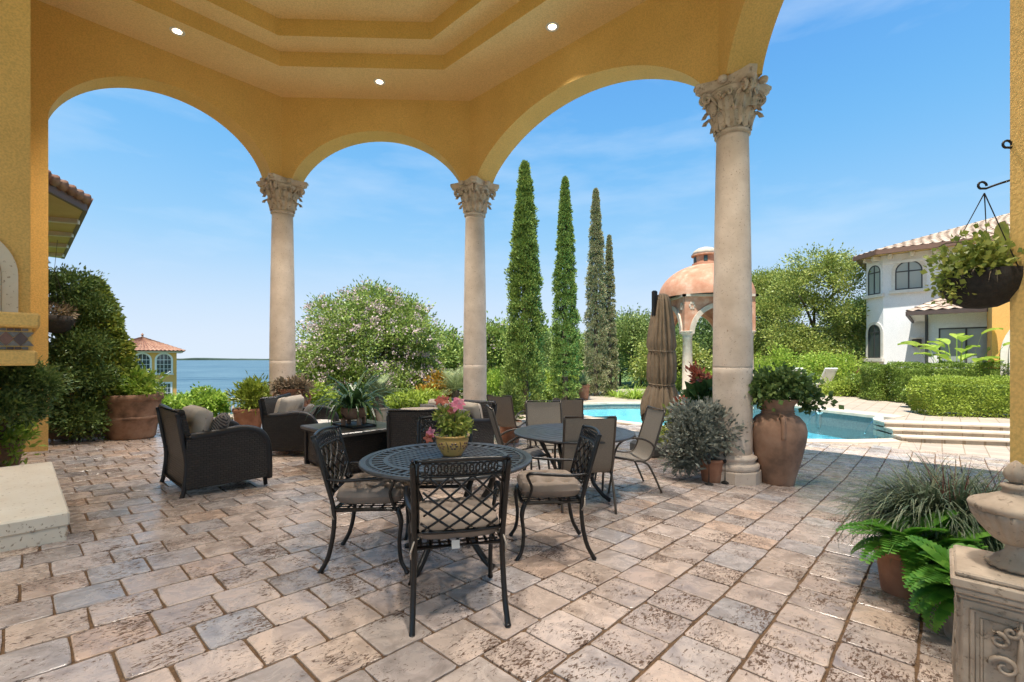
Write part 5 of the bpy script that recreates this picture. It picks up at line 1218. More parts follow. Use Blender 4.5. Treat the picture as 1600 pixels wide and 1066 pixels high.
edging('row of rough stones edging the lawn behind the cypresses', g(680, 0, 19.5), g(905, 0, 21.5), 26, .36, .24, 2)
edging('row of rough stones edging the bed beside the big terracotta planter', g(200, 0, 12.5), g(420, 0, 14.0), 18, .30, .26, 3)
# white chairs across the pool
def pool_chair(label, x, y, rz):
    e = empty('pool_lounge_chair', (x, y, UPPER), rz, label, 'lounge chair', 'white lounge chairs across the pool')
    MB().box((0, 0, .34), (.62, 1.2, .06), ch=.02).build('seat', M['white_plastic'], e); MB().box((0, .78, .68), (.62, .07, .75), rot=Matrix.Rotation(R(-28), 3, 'X'), ch=.02).build('backrest', M['white_plastic'], e)
    for sx in (-1, 1):
        for sy in (-1, 1): MB().box((sx * .26, sy * .5, .155), (.05, .05, .31)).build('leg', M['white_plastic'], e)
pool_chair('white lounge chair standing clear of the ivy urn across the pool', 13.0, 20.0, PI + .2)
pool_chair('white lounge chair half hidden by the ivy of the tall urn', 11.9, 20.2, PI - .1)
# ---------------------------------------------------------------- plants
def trunk_mesh(pts, r0, r1, n=8):
    p = catmull(pts, 5); return MB().tube(p, [r0 + (r1 - r0) * k / (len(p) - 1) for k in range(len(p))], n)
def pinnate_quads(base, n, L, leaf, m, rg, tilt=(.3, 1.2), droop=1.0, asp=.14, vang=.9, az=None):
    base = np.array(base, float); out = []
    for k in range(n):
        a = rg.uniform(0, 2 * PI) if az is None else rg.uniform(*az); th = rg.uniform(*tilt); ln = L * rg.uniform(.7, 1.1); dr = droop * rg.uniform(.6, 1.3); p = base.copy()
        sd = np.array([-math.sin(a), math.cos(a), 0.])
        for j in range(m):
            d = np.array([math.cos(a) * math.sin(th), math.sin(a) * math.sin(th), math.cos(th)]); q = p + d * ln / m
            f = (j + .5) / m; ll = leaf * (.35 + .65 * math.sin(PI * min(1, f * .85 + .15)))
            if f > .12:
                for s in (-1, 1):
                    dd = d * math.cos(vang) + s * sd * math.sin(vang) + np.array([0, 0, .10]); dd /= np.linalg.norm(dd); up = np.cross(dd, sd if abs(np.dot(dd, sd)) < .98 else d); up /= max(1e-6, np.linalg.norm(up)); wv = np.cross(dd, up) * ll * asp
                    out.append([p, p + dd * ll * .45 + wv, p + dd * ll, p + dd * ll * .45 - wv])
            w = sd * .006 * (1 - f * .7) * (L / .5); out.append([p - w, p + w, q + w, q - w]); p = q; th += dr / m
    return np.array(out)
def plant(name, label, cat, loc, group=None): return empty(name, tuple(loc), 0, label, cat, group)
def lobes(r, h, n, rg, z0=0, sq=.5):
    """uneven crown: a core and many side lobes (local)"""
    out = [(0, 0, z0 + h * .5, r * .78, r * .78, h * .45)]
    for k in range(n):
        a = rg.uniform(0, 2 * PI); t = rg.uniform(.15, .92); rr = r * (.68 * math.sqrt(max(0, 1 - abs(2 * t - .85) ** 2.6)) + .05); q = r * rg.uniform(.26, .46)
        out.append((rr * math.cos(a), rr * math.sin(a), z0 + h * t, q, q, q * rg.uniform(.55, .85)))
    return out
def tree(name, label, loc, r, h, z0, mat, nclump, per, L, seed, group=None, th=.12, sig=.22, nl=26, shell=.55, asp=.5, stems=1, cat='tree', pads=False):
    e = plant(name, label, cat, loc, group); rg = rngs(seed); B = lobes(r, h, nl, rg, z0)
    if pads:                                                         # open crown: flat separate branches of leaf
        B = []
        for k in range(nl):
            a = rg.uniform(0, 2 * PI); t = rg.uniform(.05, 1); rr = r * (1 - .55 * t ** 2) * rg.uniform(.25, 1); q = r * rg.uniform(.16, .30); B.append((rr * math.cos(a), rr * math.sin(a), z0 + h * t * (1 - .12 * rr / r), q, q, q * .42))
    foliage('crown', mat, e, B, nclump, per, L, asp, seed, shell, sig)
    for s in range(stems):
        a = 2.4 * s; lean = r * .25 if stems > 1 else .12
        t = trunk_mesh([(0.05 * math.cos(a), .05 * math.sin(a), -.1), (lean * .4 * math.cos(a), lean * .4 * math.sin(a), z0 * .6 + .2), (lean * math.cos(a), lean * math.sin(a), z0 + h * .35), (lean * 1.4 * math.cos(a), lean * 1.4 * math.sin(a), z0 + h * .7)], th, th * .3)
        for b in range(5 if stems == 1 else 3):
            aa = a + b * 1.3; zz = z0 + h * (.12 + .1 * b); t.tube(catmull([(lean * .6 * math.cos(a), lean * .6 * math.sin(a), zz), (r * .35 * math.cos(aa), r * .35 * math.sin(aa), zz + h * .15), (r * .68 * math.cos(aa), r * .68 * math.sin(aa), zz + h * .22)], 4), [th * .5 - th * .35 * k / 8 for k in range(9)], 6)
        t.build('trunk', M['bark'], e, smooth=True)
    return e
def gp(px, d): a = (px - CX) / FPX; return Vector((a * d, d, GZ(a * d, d)))
def zpx(py, d): return CAMZ + (HOR - py) / FPX * d
# crepe myrtle in bloom
d = 16.0; b = gp(572, d); hgt = zpx(458, d) - b.z
cm = tree('crepe_myrtle', 'rounded crepe myrtle covered in pale pink blossom between the two far columns', b, 2.40, hgt - .35, .35, M['lf_myrtle'], 3200, 22, .105, 11, None, .07, .16, 40, .55, .5, 4)
rg = rngs(21); B = lobes(2.5, hgt - .3, 40, rngs(11), .35); P, D = blob_pts(B, 1000, 20, rg, .94, .075); k = P[:, 2] > .3
link('blossom', np_mesh('blossom', leaf_quads(P[k], D[k], .062, .95, rg, .2)), M['fl_pink'], cm)
for lab, px, d, top, r, sd in (('shrubby pink-flecked tree showing just left of the far middle column', 702, 22, 516, 1.5, 31), ('shrubby pink-flecked tree between the far middle column and the first cypress', 778, 21, 508, 1.35, 32)):
    b = gp(px, d); h = zpx(top, d) - b.z; e = tree('flowering_shrub_tree', lab, b, r, h - .2, .2, M['lf_myrtle'], 620, 20, .17, sd, 'flowering shrub trees', .06, .2, 20, .5, .5, 3)
    rg = rngs(sd + 5); P, D = blob_pts(lobes(r * 1.04, h - .15, 20, rngs(sd), .2), 120, 12, rg, .93, .08); link('blossom', np_mesh('blossom', leaf_quads(P, D, .07, .95, rg, .2)), M['fl_pink'], e)
# Italian cypresses
def cypress(label, px, d, ytop, wpx, mat, seed, split=0.0, n=26000):
    b = gp(px, d); H = zpx(ytop, d) - b.z; rw = wpx / FPX * d / 2 * .96; rg = rngs(seed)
    e = plant('cypress_tree', label, 'tree', b, 'tall columnar cypresses')
    nc = n // 19; t = rg.random(nc) ** .8; a = rg.uniform(0, 2 * PI, nc)
    prof = np.clip((t + .02) / .07, .5, 1) * (1 - t ** 1.35) ** .74 + .02
    r = rw * prof * (.74 + .42 * rg.random(nc) + np.where(rg.random(nc) < .12, .16, 0)) * (1 + .10 * np.sin(a * 3 + t * 13 + seed) + .08 * np.sin(a * 2 - t * 31))
    C = np.stack([r * np.cos(a), r * np.sin(a), .15 + t * (H - .25)], 1); pr = rw * (.24 + .15 * rg.random(nc)) * (.45 + .55 * prof)
    ii = np.repeat(np.arange(nc), 38); q = unit(rg.normal(size=(len(ii), 3))); q[:, 2] = np.abs(q[:, 2]) * 1.3 - .45
    P = C[ii] + q * (pr[ii] * (.45 + .55 * rg.random(len(ii))))[:, None] * np.array([1, 1, 1.25]); oa = np.stack([np.cos(a), np.sin(a), np.zeros(nc)], 1)[ii]
    D = oa * .45 + q * .6 + np.array([0, 0, .75]) + rg.normal(size=q.shape) * .25
    link('crown', np_mesh('crown', leaf_quads(P, D, .085, .42, rg, .15)), mat, e)
    MB().lathe([(.16, -.2), (.12, .5), (.08, H * .6), (.02, H * .94)], 10).build('trunk', M['bark'], e, smooth=True); return e
cypress('tallest deep green cypress closest to the middle stone column', 820, 14.4, 252, 54, M['lf_cypress'], 41, 0, 30000)
cypress('slim dark green cypress standing between two broader cypresses', 883, 18.3, 276, 38, M['lf_cypress'], 42)
cypress('browning dry cypress with twin spires', 931, 21.5, 294, 33, M['lf_cypress_dry'], 43, .0, 22000)
cypress('lower dry side spire growing against the browning cypress', 952, 22.0, 366, 22, M['lf_cypress_dry'], 44, 0, 12000)
# big broadleaf tree by the white house and trees behind
for lab, px, d, top, r, sd, mt, z0 in (('large broad-crowned tree between the stone column and the white house', 1268, 25, 402, 3.3, 51, 'lf_tree', .8), ('second broad tree partly behind the stone column and dome', 1196, 29, 432, 3.2, 52, 'lf_tree', .8)):
    b = gp(px, d); b.z = DECK; h = zpx(top, d) - b.z; tree('broadleaf_tree', lab, b, r, h - z0, z0, M[mt], 1500, 30, .13, sd, 'broadleaf trees', .16, .24, 60, .45, .5, pads=True)
FT = (('dark rounded tree seen through the gazebo arch', 1092, 33, 497, 2.2, 'lf_dark'), ('pale green tree just left of the closed umbrella', 1000, 30, 500, 2.3, 'lf_far'), ('dark green tree behind the twin-spired cypress', 968, 35, 494, 2.0, 'lf_dark'), ('distant tree in the gap between the first two cypresses', 855, 40, 528, 2.2, 'lf_far'),
      ('small far tree rising between the slim and the dry cypress', 905, 38, 527, 1.9, 'lf_far'), ('far tree showing right of the gazebo columns', 1150, 36, 500, 3.0, 'lf_tree'), ('far dark tree close beside the white house wall', 1340, 31, 470, 2.2, 'lf_dark'), ('bushy tree left of the gazebo beyond the pool', 1040, 27, 538, 1.8, 'lf_tree'),
      ('distant tree to the left of the middle column', 740, 42, 532, 3.2, 'lf_far'), ('distant tree behind the first cypress', 800, 45, 530, 3.2, 'lf_far'))
for i, (lab, px, d, top, r, mt) in enumerate(FT):
    b = gp(px, d); b.z = max(b.z, -1.2); h = zpx(top, d) - b.z; tree('background_tree', lab, b, r, h - .4, .4, M[mt], 620, 26, .17, 60 + i, 'trees in the far garden', .12, .30, 18, .45)
rg = rngs(77); B = []
for k in range(60): x = rg.uniform(-2, 62); y = 50 + rg.uniform(-2, 10); s = rg.uniform(2.2, 3.4); B.append((x, y, .4 + s * .35, s * 1.3, s, s))
o = foliage('far_woodland', M['lf_far'], None, B, 2600, 9, .60, .6, 78, .6, .5); tag(o, 'continuous belt of far green woodland closing the garden', 'woodland', kind='stuff')
# shrubs: name, label, px, depth, top px, radius, material, leaf, on deck?
SH = (('shrub', 'bright leafy shrub directly behind the ivy urn across the pool', 1205, 20.5, 548, 1.1, 'lf_bright', .13), ('shrub', 'bright green rounded shrub in front of the large tree', 1295, 20, 553, 1.15, 'lf_bright', .13),
      ('shrub', 'low lime shrub between the gazebo column and umbrella', 1080, 24, 588, 1.1, 'lf_lime', .13), ('shrub', 'rough greenish shrub at the corner of the tall hedge', 1352, 16.8, 588, .75, 'lf_hedge', .09), ('shrub', 'low yellowish ground shrub at the edge of the upper terrace', 1318, 17.5, 596, .75, 'lf_lime', .09),
      ('shrub', 'low lime shrub at the foot of the slim cypress', 858, 22, 580, .8, 'lf_lime', .12), ('shrub', 'lime shrub between the slim cypress and the agave pot', 892, 25, 583, .75, 'lf_lime', .12), ('shrub', 'loose green shrub under the first cypress', 778, 16.5, 580, .8, 'lf_bright', .12),
      ('shrub', 'yellow-green bushy shrub in front of the sago palms', 640, 13.0, 612, .62, 'lf_lime', .09), ('shrub', 'second yellow-green bushy shrub beside the loveseat', 672, 13.4, 616, .55, 'lf_lime', .09), ('shrub', 'lime shrub between the terracotta jar and the crepe myrtle', 492, 13.0, 603, .55, 'lf_lime', .10),
      ('shrub', 'green shrub right of the boathouse in the left bed', 285, 15.5, 616, .65, 'lf_bright', .11), ('shrub', 'leafy shrub behind the wicker armchair along the left bed', 318, 15.0, 612, .6, 'lf_bright', .11), ('shrub', 'pale green shrub close to the big terracotta planter', 252, 14.5, 625, .6, 'lf_bright', .11), ('shrub', 'small dark shrub beside the left far column', 402, 17, 598, .5, 'lf_tree', .11),
      ('shrub', 'burgundy shrub at the foot of the white house', 1346, 20.5, 577, .45, 'lf_red', .10), ('shrub', 'low green shrub in the lower bed under the crepe myrtle', 545, 14.0, 612, .7, 'lf_vine', .10), ('shrub', 'low lime shrub left of the narrow arch column', 440, 15, 606, .6, 'lf_lime', .1))
for i, (nm, lab, px, d, top, r, mt, L) in enumerate(SH):
    b = gp(px, d); b.z = max(b.z, -1.6); h = zpx(top, d) - b.z; e = plant(nm, lab, 'shrub', b, 'garden shrubs')
    foliage('leaves', M[mt], e, lobes(r, h, 14, rngs(100 + i), 0), 260, 17, L, .5, 100 + i, .5, r * .13, zmin=0)
    st = MB()
    for k in range(5): a = k * 1.26; st.tube([(0, 0, -.1), (r * .3 * math.cos(a), r * .3 * math.sin(a), h * .5), (r * .5 * math.cos(a), r * .5 * math.sin(a), h * .8)], [.02, .014, .006], 5)
    st.build('stems', M['bark'], e)
# topiary egg, ball, round bush
for lab, px, d, top, bot, rr, mt in (('smooth lime topiary egg beside the orange croton', 655, 15.5, 578, 618, .31, 'lf_lime'), ('round topiary ball between the slim and the dry cypress', 906, 24, 566, 586, .36, 'lf_fern'), ('clipped round bush in front of the tall hedge', 1441, 13.0, 602, 638, .40, 'lf_hedge')):
    p = at(px, bot, d); hz = (bot - top) / FPX * d / 2; gz_ = UPPER if px > 1400 else GZ(p.x, p.y); e = plant('topiary', lab, 'topiary', (p.x, p.y, gz_), 'clipped topiary'); zc = p.z + hz - gz_
    foliage('leaves', M[mt], e, [(0, 0, zc, rr, rr, hz)], 500, 14, .05, .55, int(px), .95, .02, up=0)
    MB().tube([(0, 0, -.1), (0, 0, zc)], .05, 8).build('trunk', M['bark'], e); MB().lathe([(rr * .86 * math.cos(t), zc + hz * .86 * math.sin(t)) for t in np.linspace(-1.5, 1.5, 9)], 16).build('inner_twigs', M['bark'], e, smooth=True)
# sago palms and spiky clumps
for lab, px, d, bot, L, n, mt in (('grey-green sago palm in a stone pot under the crepe myrtle', 592, 12.2, 622, .85, 34, 'lf_palm'), ('blue-grey spiky palm behind the loveseat by the middle column', 712, 14.0, 612, 1.15, 38, 'lf_palm'), ('spreading spiky palm between the croton and the crepe myrtle', 622, 15.0, 605, .95, 30, 'lf_palm')):
    p = at(px, bot, d); gz_ = GZ(p.x, p.y); e = plant('sago_palm', lab, 'palm', (p.x, p.y, gz_), 'sago palms'); rg = rngs(int(px))
    link('fronds', np_mesh('fronds', pinnate_quads((0, 0, p.z - gz_), n, L, .24, 15, rg, (.15, 1.35), .9, .06, .8)), M[mt], e)
    MB().lathe([(.16, -.1), (.17, (p.z - gz_) * .6), (.10, p.z - gz_ + .05)], 10).build('trunk', M['bark'], e)
for i, (lab, px, d, L, n, mt) in enumerate((('fountain grass clump beyond the pool left of the umbrella', 992, 20, 1.05, 420, 'lf_bright'), ('fountain grass clump beside the dry cypress', 965, 21, .95, 420, 'lf_bright'), ('broad fountain grass clump at the far pool corner', 1015, 20.5, .9, 320, 'lf_lime'), ('fountain grass clump behind the agave pot', 935, 23, .7, 260, 'lf_bright'))):
    b = gp(px, d); e = plant('fountain_grass', lab, 'grass clump', b, 'fountain grass clumps'); link('blades', np_mesh('blades', blade_quads((0, 0, 0), n, L, .035, rngs(300 + i), (.05, 1.1), 1.3, 5, .18)), M[mt], e)
# croton
for i, (lab, px, d, top, r, mt) in enumerate((('orange and yellow croton bush beside the topiary egg', 686, 14.5, 582, .42, 'lf_croton'), ('small orange croton behind the strap-leaved table plant', 560, 14.8, 596, .3, 'lf_croton'), ('low orange croton in the bed beside the middle column', 668, 13.8, 603, .25, 'lf_croton'))):
    b = gp(px, d); h = zpx(top, d) - b.z; e = plant('croton_bush', lab, 'shrub', b, 'crotons'); foliage('leaves', M[mt], e, lobes(r, h * .7, 10, rngs(320 + i), h * .3), 90, 16, .14, .32, 320 + i, .5, .08, up=.7)
    MB().tube([(0, 0, -.1), (.03, 0, h * .7)], .025, 6).build('stems', M['bark'], e)
# hedges (clipped boxes of leaves)
def hedge(label, p0, p1, wd, h, z, mat, seed, n=9000, L=.06, rnd=.06):
    d = (p1 - p0); ln = d.length; e = plant('hedge', label, 'hedge', (p0.x, p0.y, z), 'clipped hedges'); e.rotation_euler.z = math.atan2(d.y, d.x); rg = rngs(seed)
    A = np.array([ln * wd, ln * h, ln * h, wd * h, wd * h]); f = rg.choice(5, n, p=A / A.sum()); a, b = rg.random(n), rg.random(n); P = np.zeros((n, 3)); N = np.zeros((n, 3))
    for k in range(5):
        q = f == k
        if k == 0: P[q] = np.stack([a[q] * ln, (b[q] - .5) * wd, np.full(q.sum(), h)], 1); N[q] = (0, 0, 1)
        elif k < 3: s = -1 if k == 1 else 1; P[q] = np.stack([a[q] * ln, np.full(q.sum(), s * wd / 2), b[q] * h], 1); N[q] = (0, s, 0)
        else: s = 0 if k == 3 else 1; P[q] = np.stack([np.full(q.sum(), s * ln), (a[q] - .5) * wd, b[q] * h], 1); N[q] = (2 * s - 1, 0, 0)
    c = np.array([ln / 2, 0, h * .45]); P = c + (P - c) * (1 - .10 * (np.abs((P - c) / np.array([ln / 2, wd / 2, h * .55])).clip(0, 1) ** 6).min(1, keepdims=True))
    P += N * (.05 * np.sin(P[:, :1] * 5.1 + seed) * np.sin(P[:, 2:] * 6.3 + 1) + .03 * np.sin(P[:, :1] * 13)) - N * (rg.random((n, 1)) ** 1.5) * .10 + rg.normal(size=(n, 3)) * .012
    link('leaves', np_mesh('leaves', leaf_quads(P, N * .7 + rg.normal(size=(n, 3)) * .6 + np.array([0, 0, .2]), L, .55, rg)), mat, e)
    MB().box((ln / 2, 0, h / 2 - .03), (ln - .34, wd - .34, h - .22), ch=.05)  .build('inner_twigs', M['lf_hedge'], e)
h0 = on(1460, 650, UPPER); hedge('bright lime clipped hedge beside the pool steps', h0 + Vector((0, .45, 0)), h0 + Vector((4.2, -.95, 0)), .95, .90, UPPER, M['lf_lime'], 401, 34000, .05)
h0 = on(1412, 630, UPPER); hedge('tall dark clipped hedge in front of the house window', h0 + Vector((0, .5, 0)), h0 + Vector((4.6, -.7, 0)), .9, 1.22, UPPER, M['lf_hedge'], 402, 30000, .052)
h0 = on(1366, 626, UPPER); hedge('short end of hedge meeting the rough shrub', h0 + Vector((0, .35, 0)), h0 + Vector((.62, .15, 0)), .9, 1.16, UPPER, M['lf_hedge'], 403, 10000, .052)
h0 = on(1305, 606, UPPER); hedge('far dark low hedge under the white house', h0, h0 + Vector((2.8, -.5, 0)), .7, .75, UPPER, M['lf_dark'], 404, 6000, .08)
h0 = gp(1040, 26); h0.z = DECK; hedge('long green hedge behind the gazebo', h0, h0 + Vector((9, 1, 0)), .9, 1.0, DECK, M['lf_bright'], 405, 9000, .11)
# bird of paradise in front of the wing
p = Vector((14.15, 14.7, UPPER)); e = plant('bird_of_paradise', 'large-leaved bird of paradise plant against the house window', 'plant', p); rg = rngs(410)
q = []
for k in range(26):
    a = rg.uniform(0, 2 * PI); tl = rg.uniform(.08, .6); L_ = rg.uniform(1.2, 2.2); st = np.array([math.cos(a) * math.sin(tl), math.sin(a) * math.sin(tl), math.cos(tl)]); tip = st * L_; sd = np.array([-math.sin(a), math.cos(a), 0]); p0 = np.zeros(3)
    q.append([p0 - sd * .012, p0 + sd * .012, tip + sd * .012, tip - sd * .012]); dd = st * .6 + np.array([math.cos(a), math.sin(a), -.1]) * .5; ll = rg.uniform(.55, .8)
    for j in range(6):
        f0, f1 = j / 6, (j + 1) / 6; w0, w1 = .19 * math.sin(PI * (.08 + .9 * f0)), .19 * math.sin(PI * (.08 + .9 * f1)); a0 = tip + dd * ll * f0 - np.array([0, 0, .25 * f0 ** 2]); a1 = tip + dd * ll * f1 - np.array([0, 0, .25 * f1 ** 2])
        for s in (-1, 1): q.append([a0, a0 + s * sd * w0 + np.array([0, 0, .05]), a1 + s * sd * w1 + np.array([0, 0, .05]), a1])
link('leaves', np_mesh('leaves', np.array(q)), M['lf_bright'], e); MB().lathe([(.12, -.1), (.08, .25), (.03, .5)], 8).build('stem_base', M['bark'], e)
# vine-clad cone and cloud-pruned evergreen at the left
b = fl(138, 684); e = plant('vine_cone', 'tall cone of glossy climbing vine beside the big terracotta planter', 'shrub', b); rg = rngs(420); n = 21000
H = 2.72; t = rg.random(n) ** .8; a = rg.uniform(0, 2 * PI, n); r = .60 * (1 - t ** 2.0) ** .75 * (1 + .10 * np.sin(a * 4 + t * 12) + .07 * np.sin(a * 7 - t * 25)) * (.75 + .25 * rg.random(n) ** .5) * np.clip(.7 + t * 2, 0, 1)
P = np.stack([r * np.cos(a) + .10, r * np.sin(a), .03 + t * H], 1) + rg.normal(size=(n, 3)) * .03; D = np.stack([np.cos(a), np.sin(a), np.full(n, .1)], 1) + rg.normal(size=(n, 3)) * .5
link('leaves', np_mesh('leaves', leaf_quads(P, D, .075, .6, rg)), M['lf_vine'], e)
MB().lathe([(.5, .05), (.48, .8), (.36, 1.7), (.12, 2.5)], 14).build('inner_frame', M['bark'], e)
def cloud(name, label, base, pads, d0, seed, mat='lf_dark', L=.06, trunk=None, per=22, cd_=1.0, cat='tree'):
    e = plant(name, label, cat, base); B = []
    for px, py, rx, rz, dd in pads: p = at(px, py, dd) - base; k = dd / FPX; B.append((p.x, p.y, p.z, rx * k, rx * k * .8, rz * k))
    foliage('leaf_pads', M[mt] if False else M[mat], e, B, int(70 * len(B) * cd_), per, L, .42, seed, .35, .075, up=.3)
    for path in trunk or []:
        pts = [at(*q) - base for q in path]; p_ = catmull(pts, 5); MB().tube(p_, [.045 - .03 * k / len(p_) for k in range(len(p_))], 7).build('branch', M['bark'], e, smooth=True)
    return e
b = fl(118, 690)
cloud('cloud_pruned_tree', 'dark evergreen trained in cloud pads around a hanging bowl', b, [(78, 440, 30, 17, 7.6), (112, 446, 34, 24, 7.7), (140, 482, 28, 20, 7.8), (118, 475, 28, 18, 7.9), (100, 545, 28, 20, 7.5), (130, 540, 24, 22, 7.6), (80, 590, 26, 16, 7.4), (112, 585, 26, 18, 7.5), (150, 590, 22, 26, 7.7), (88, 640, 26, 26, 7.5), (125, 650, 36, 26, 7.6), (75, 560, 14, 20, 7.4), (150, 540, 18, 24, 7.8)], 7.6, 430, trunk=[[(118, 690, 7.6), (112, 620, 7.6), (128, 560, 7.7), (120, 500, 7.8), (100, 455, 7.7)], [(120, 560, 7.6), (95, 520, 7.5), (82, 505, 7.4), (75, 485, 7.5), (85, 455, 7.6)]])
b = fl(2, 722)
cloud('bonsai_tree', 'leaning dark bonsai under the tiled mantel of the fireplace', b, [(8, 590, 26, 14, 5.4), (38, 590, 24, 15, 5.5), (62, 598, 22, 18, 5.6), (10, 632, 22, 13, 5.3), (45, 640, 16, 14, 5.6)], 5.4, 431, trunk=[[(-2, 715, 5.6), (2, 670, 5.5), (28, 640, 5.5), (48, 605, 5.5)], [(18, 652, 5.5), (14, 620, 5.4), (6, 598, 5.4)]])
# hanging bowl within
p = at(85, 503, 7.3); hb = plant('hanging_bowl', 'dark hanging bowl planter among the cloud-pruned branches', 'hanging planter', (p.x, p.y, p.z - .18))
MB().lathe([(.02, .0), (.12, .015), (.20, .08), (.245, .18), (.25, .27), (.235, .27), (.22, .18), (0, .16)], 22, cap=False).build('bowl', M['coir'], hb, smooth=True)
foliage('leaves', M['lf_straw'], hb, [(0, 0, .32, .2, .2, .09)], 30, 14, .09, .25, 433, .4, .05)
for k in range(3): a = k * 2.1; MB().tube([(.245 * math.cos(a), .245 * math.sin(a), .26), (0, 0, 1.0)], .004, 4).build('chain', M['iron'], hb)
MB().tube([(0, 0, 1.0), (-.05, .1, 1.5)], .004, 4).build('hanger', M['iron'], hb)
# ---------------------------------------------------------------- pots
def pot(name, label, cat, loc, prof, mat, rim=None, soil=None, group='potted plants on the terrace', n=28):
    e = plant(name, label, cat, loc, group); MB().lathe(prof, n, cap=False).build('pot', mat, e, smooth=True)
    if rim: MB().lathe(rim, n, cap=False).build('rim', mat, e, smooth=True)
    if soil: MB().lathe([(0, soil[1]), (soil[0], soil[1])], 16, cap=False).build('soil', M['soil'], e)
    return e
def tub(r, h, t=.03): return [(0, 0), (r * .74, 0), (r * .78, h * .04), (r * .9, h * .5), (r * .97, h * .86), (r * .97, h * .87), (r * .97 - t, h * .86), (r * .8, h * .5)]
def tubrim(r, h, t=.03): return [(r * .96, h * .85), (r * 1.03, h * .86), (r * 1.05, h * .93), (r * 1.02, h), (r * .98 - t, h), (r * .95 - t, h * .9)]
b = fl(205, 684); e = pot('large_planter', 'large weathered terracotta planter with bright green foliage', 'planter', b, tub(.45, .78), M['terra_old'], tubrim(.45, .78), (.40, .70))
MB().lathe([(.405, .34), (.425, .355), (.425, .385), (.41, .40)], 28, cap=False).build('band', M['terra_old'], e, smooth=True)
foliage('leaves', M['lf_bright'], e, [(-.1, 0, .95, .34, .34, .2), (.22, -.05, .92, .26, .26, .17), (-.28, -.05, .95, .2, .2, .22), (.05, .1, 1.08, .18, .18, .14)], 130, 17, .10, .45, 440, .4, .07)
b = fl(388, 677); e = pot('terracotta_pot', 'plain terracotta pot with lime foliage next to the left far column', 'potted plant', b, tub(.27, .5), M['terra'], tubrim(.27, .5), (.23, .44))
foliage('leaves', M['lf_lime'], e, [(.06, 0, .72, .24, .24, .26), (.15, 0, .9, .13, .13, .2)], 80, 15, .13, .25, 441, .4, .07, up=.8)
p = at(456, 640, 8.5); b = Vector((p.x, p.y, FZ(p.x, p.y))); e = pot('two_handled_jar', 'round terracotta jar with handles and dry succulents', 'planter', b, [(0, 0), (.15, 0), (.17, .03), (.24, .25), (.30, .48), (.305, .62), (.27, .76), (.20, .84), (.19, .88), (.23, .92), (.235, .94), (.20, .94), (.17, .88)], M['terra'], None, (.18, .90))
for s in (-1, 1): MB().tube(catmull([(s * .19, 0, .86), (s * .29, 0, .88), (s * .34, 0, .78), (s * .30, 0, .66)], 5), .022, 8).build('handle', M['terra'], e, smooth=True)
foliage('succulents', M['lf_straw'], e, [(0, 0, 1.0, .26, .26, .11), (-.15, -.05, .95, .14, .14, .1), (.18, 0, .96, .12, .12, .1)], 75, 18, .085, .35, 442, .4, .045)
b = fl(760, 683); e = pot('terracotta_pot', 'small terracotta bowl with burgundy foliage at the middle column', 'potted plant', b, tub(.19, .27), M['terra'], tubrim(.19, .27), (.16, .22)); foliage('leaves', M['lf_red'], e, [(0, 0, .42, .19, .19, .15), (-.08, 0, .36, .15, .15, .1)], 70, 14, .11, .28, 443, .3, .05, up=.6)
b = fl(797, 691); e = pot('terracotta_pot', 'terracotta pot with a thin conifer behind the lone sling chair', 'potted plant', b, tub(.22, .42), M['terra'], tubrim(.22, .42), (.19, .36)); foliage('leaves', M['lf_cypress'], e, [(0, 0, .65, .16, .16, .26), (0, 0, .95, .11, .11, .22)], 60, 18, .09, .3, 444, .4, .05, up=.7)
b = on(911, 624, DECK); e = pot('terracotta_pot', 'tall terracotta pot with agave on the far pool deck', 'potted plant', b, tub(.28, .62), M['terra'], tubrim(.28, .62), (.24, .56)); link('leaves', np_mesh('leaves', blade_quads((0, 0, .56), 60, .62, .07, rngs(445), (.05, 1.25), .35, 4, .06)), M['lf_palm'], e)
p = at(596, 633, 12.2); b = Vector((p.x, p.y, GZ(p.x, p.y))); e = pot('square_stone_pot', 'small beige stone pot below the sago palm', 'pot', b, tub(.2, .42), M['domestone'], tubrim(.2, .42), (.17, .38))
# tall urn with ivy, right of the column
b = fl(1215, 755); e = pot('tall_clay_urn', 'tall weathered clay urn overflowing with ivy beside the right column', 'urn', b, [(0, 0), (.185, 0), (.195, .02), (.21, .10), (.275, .35), (.325, .58), (.335, .70), (.31, .80), (.25, .875), (.195, .905), (.19, .93), (.185, .98), (.195, 1.03), (.235, 1.08), (.25, 1.105), (.235, 1.11), (.20, 1.08), (.165, 1.02)], M['terra_urn'], None, (.18, 1.04), n=40)
for z in (.90, .925, .95): MB().lathe([(.188, z - .008), (.202, z), (.188, z + .008)], 32, cap=False).build('neck_ring', M['terra_urn'], e, smooth=True)
for s, a0 in ((1, -1.9), (-1, -1.9 + PI)): MB().tube(catmull([(.2 * math.cos(a0), .2 * math.sin(a0), .90), (.30 * math.cos(a0), .30 * math.sin(a0), .88), (.345 * math.cos(a0), .345 * math.sin(a0), .78), (.335 * math.cos(a0), .335 * math.sin(a0), .62)], 5), .028, 8).build('handle', M['terra_urn'], e, smooth=True)
foliage('ivy', M['lf_dark'], e, [(0, 0, 1.26, .30, .30, .13), (-.2, .0, 1.22, .2, .2, .11), (.27, -.04, 1.2, .2, .2, .12), (.40, -.03, 1.09, .09, .09, .11), (-.31, -.03, 1.12, .07, .07, .09), (.05, -.05, 1.34, .24, .24, .09), (.1, .2, 1.28, .25, .2, .12)], 190, 16, .072, .85, 446, .35, .055, up=.1)
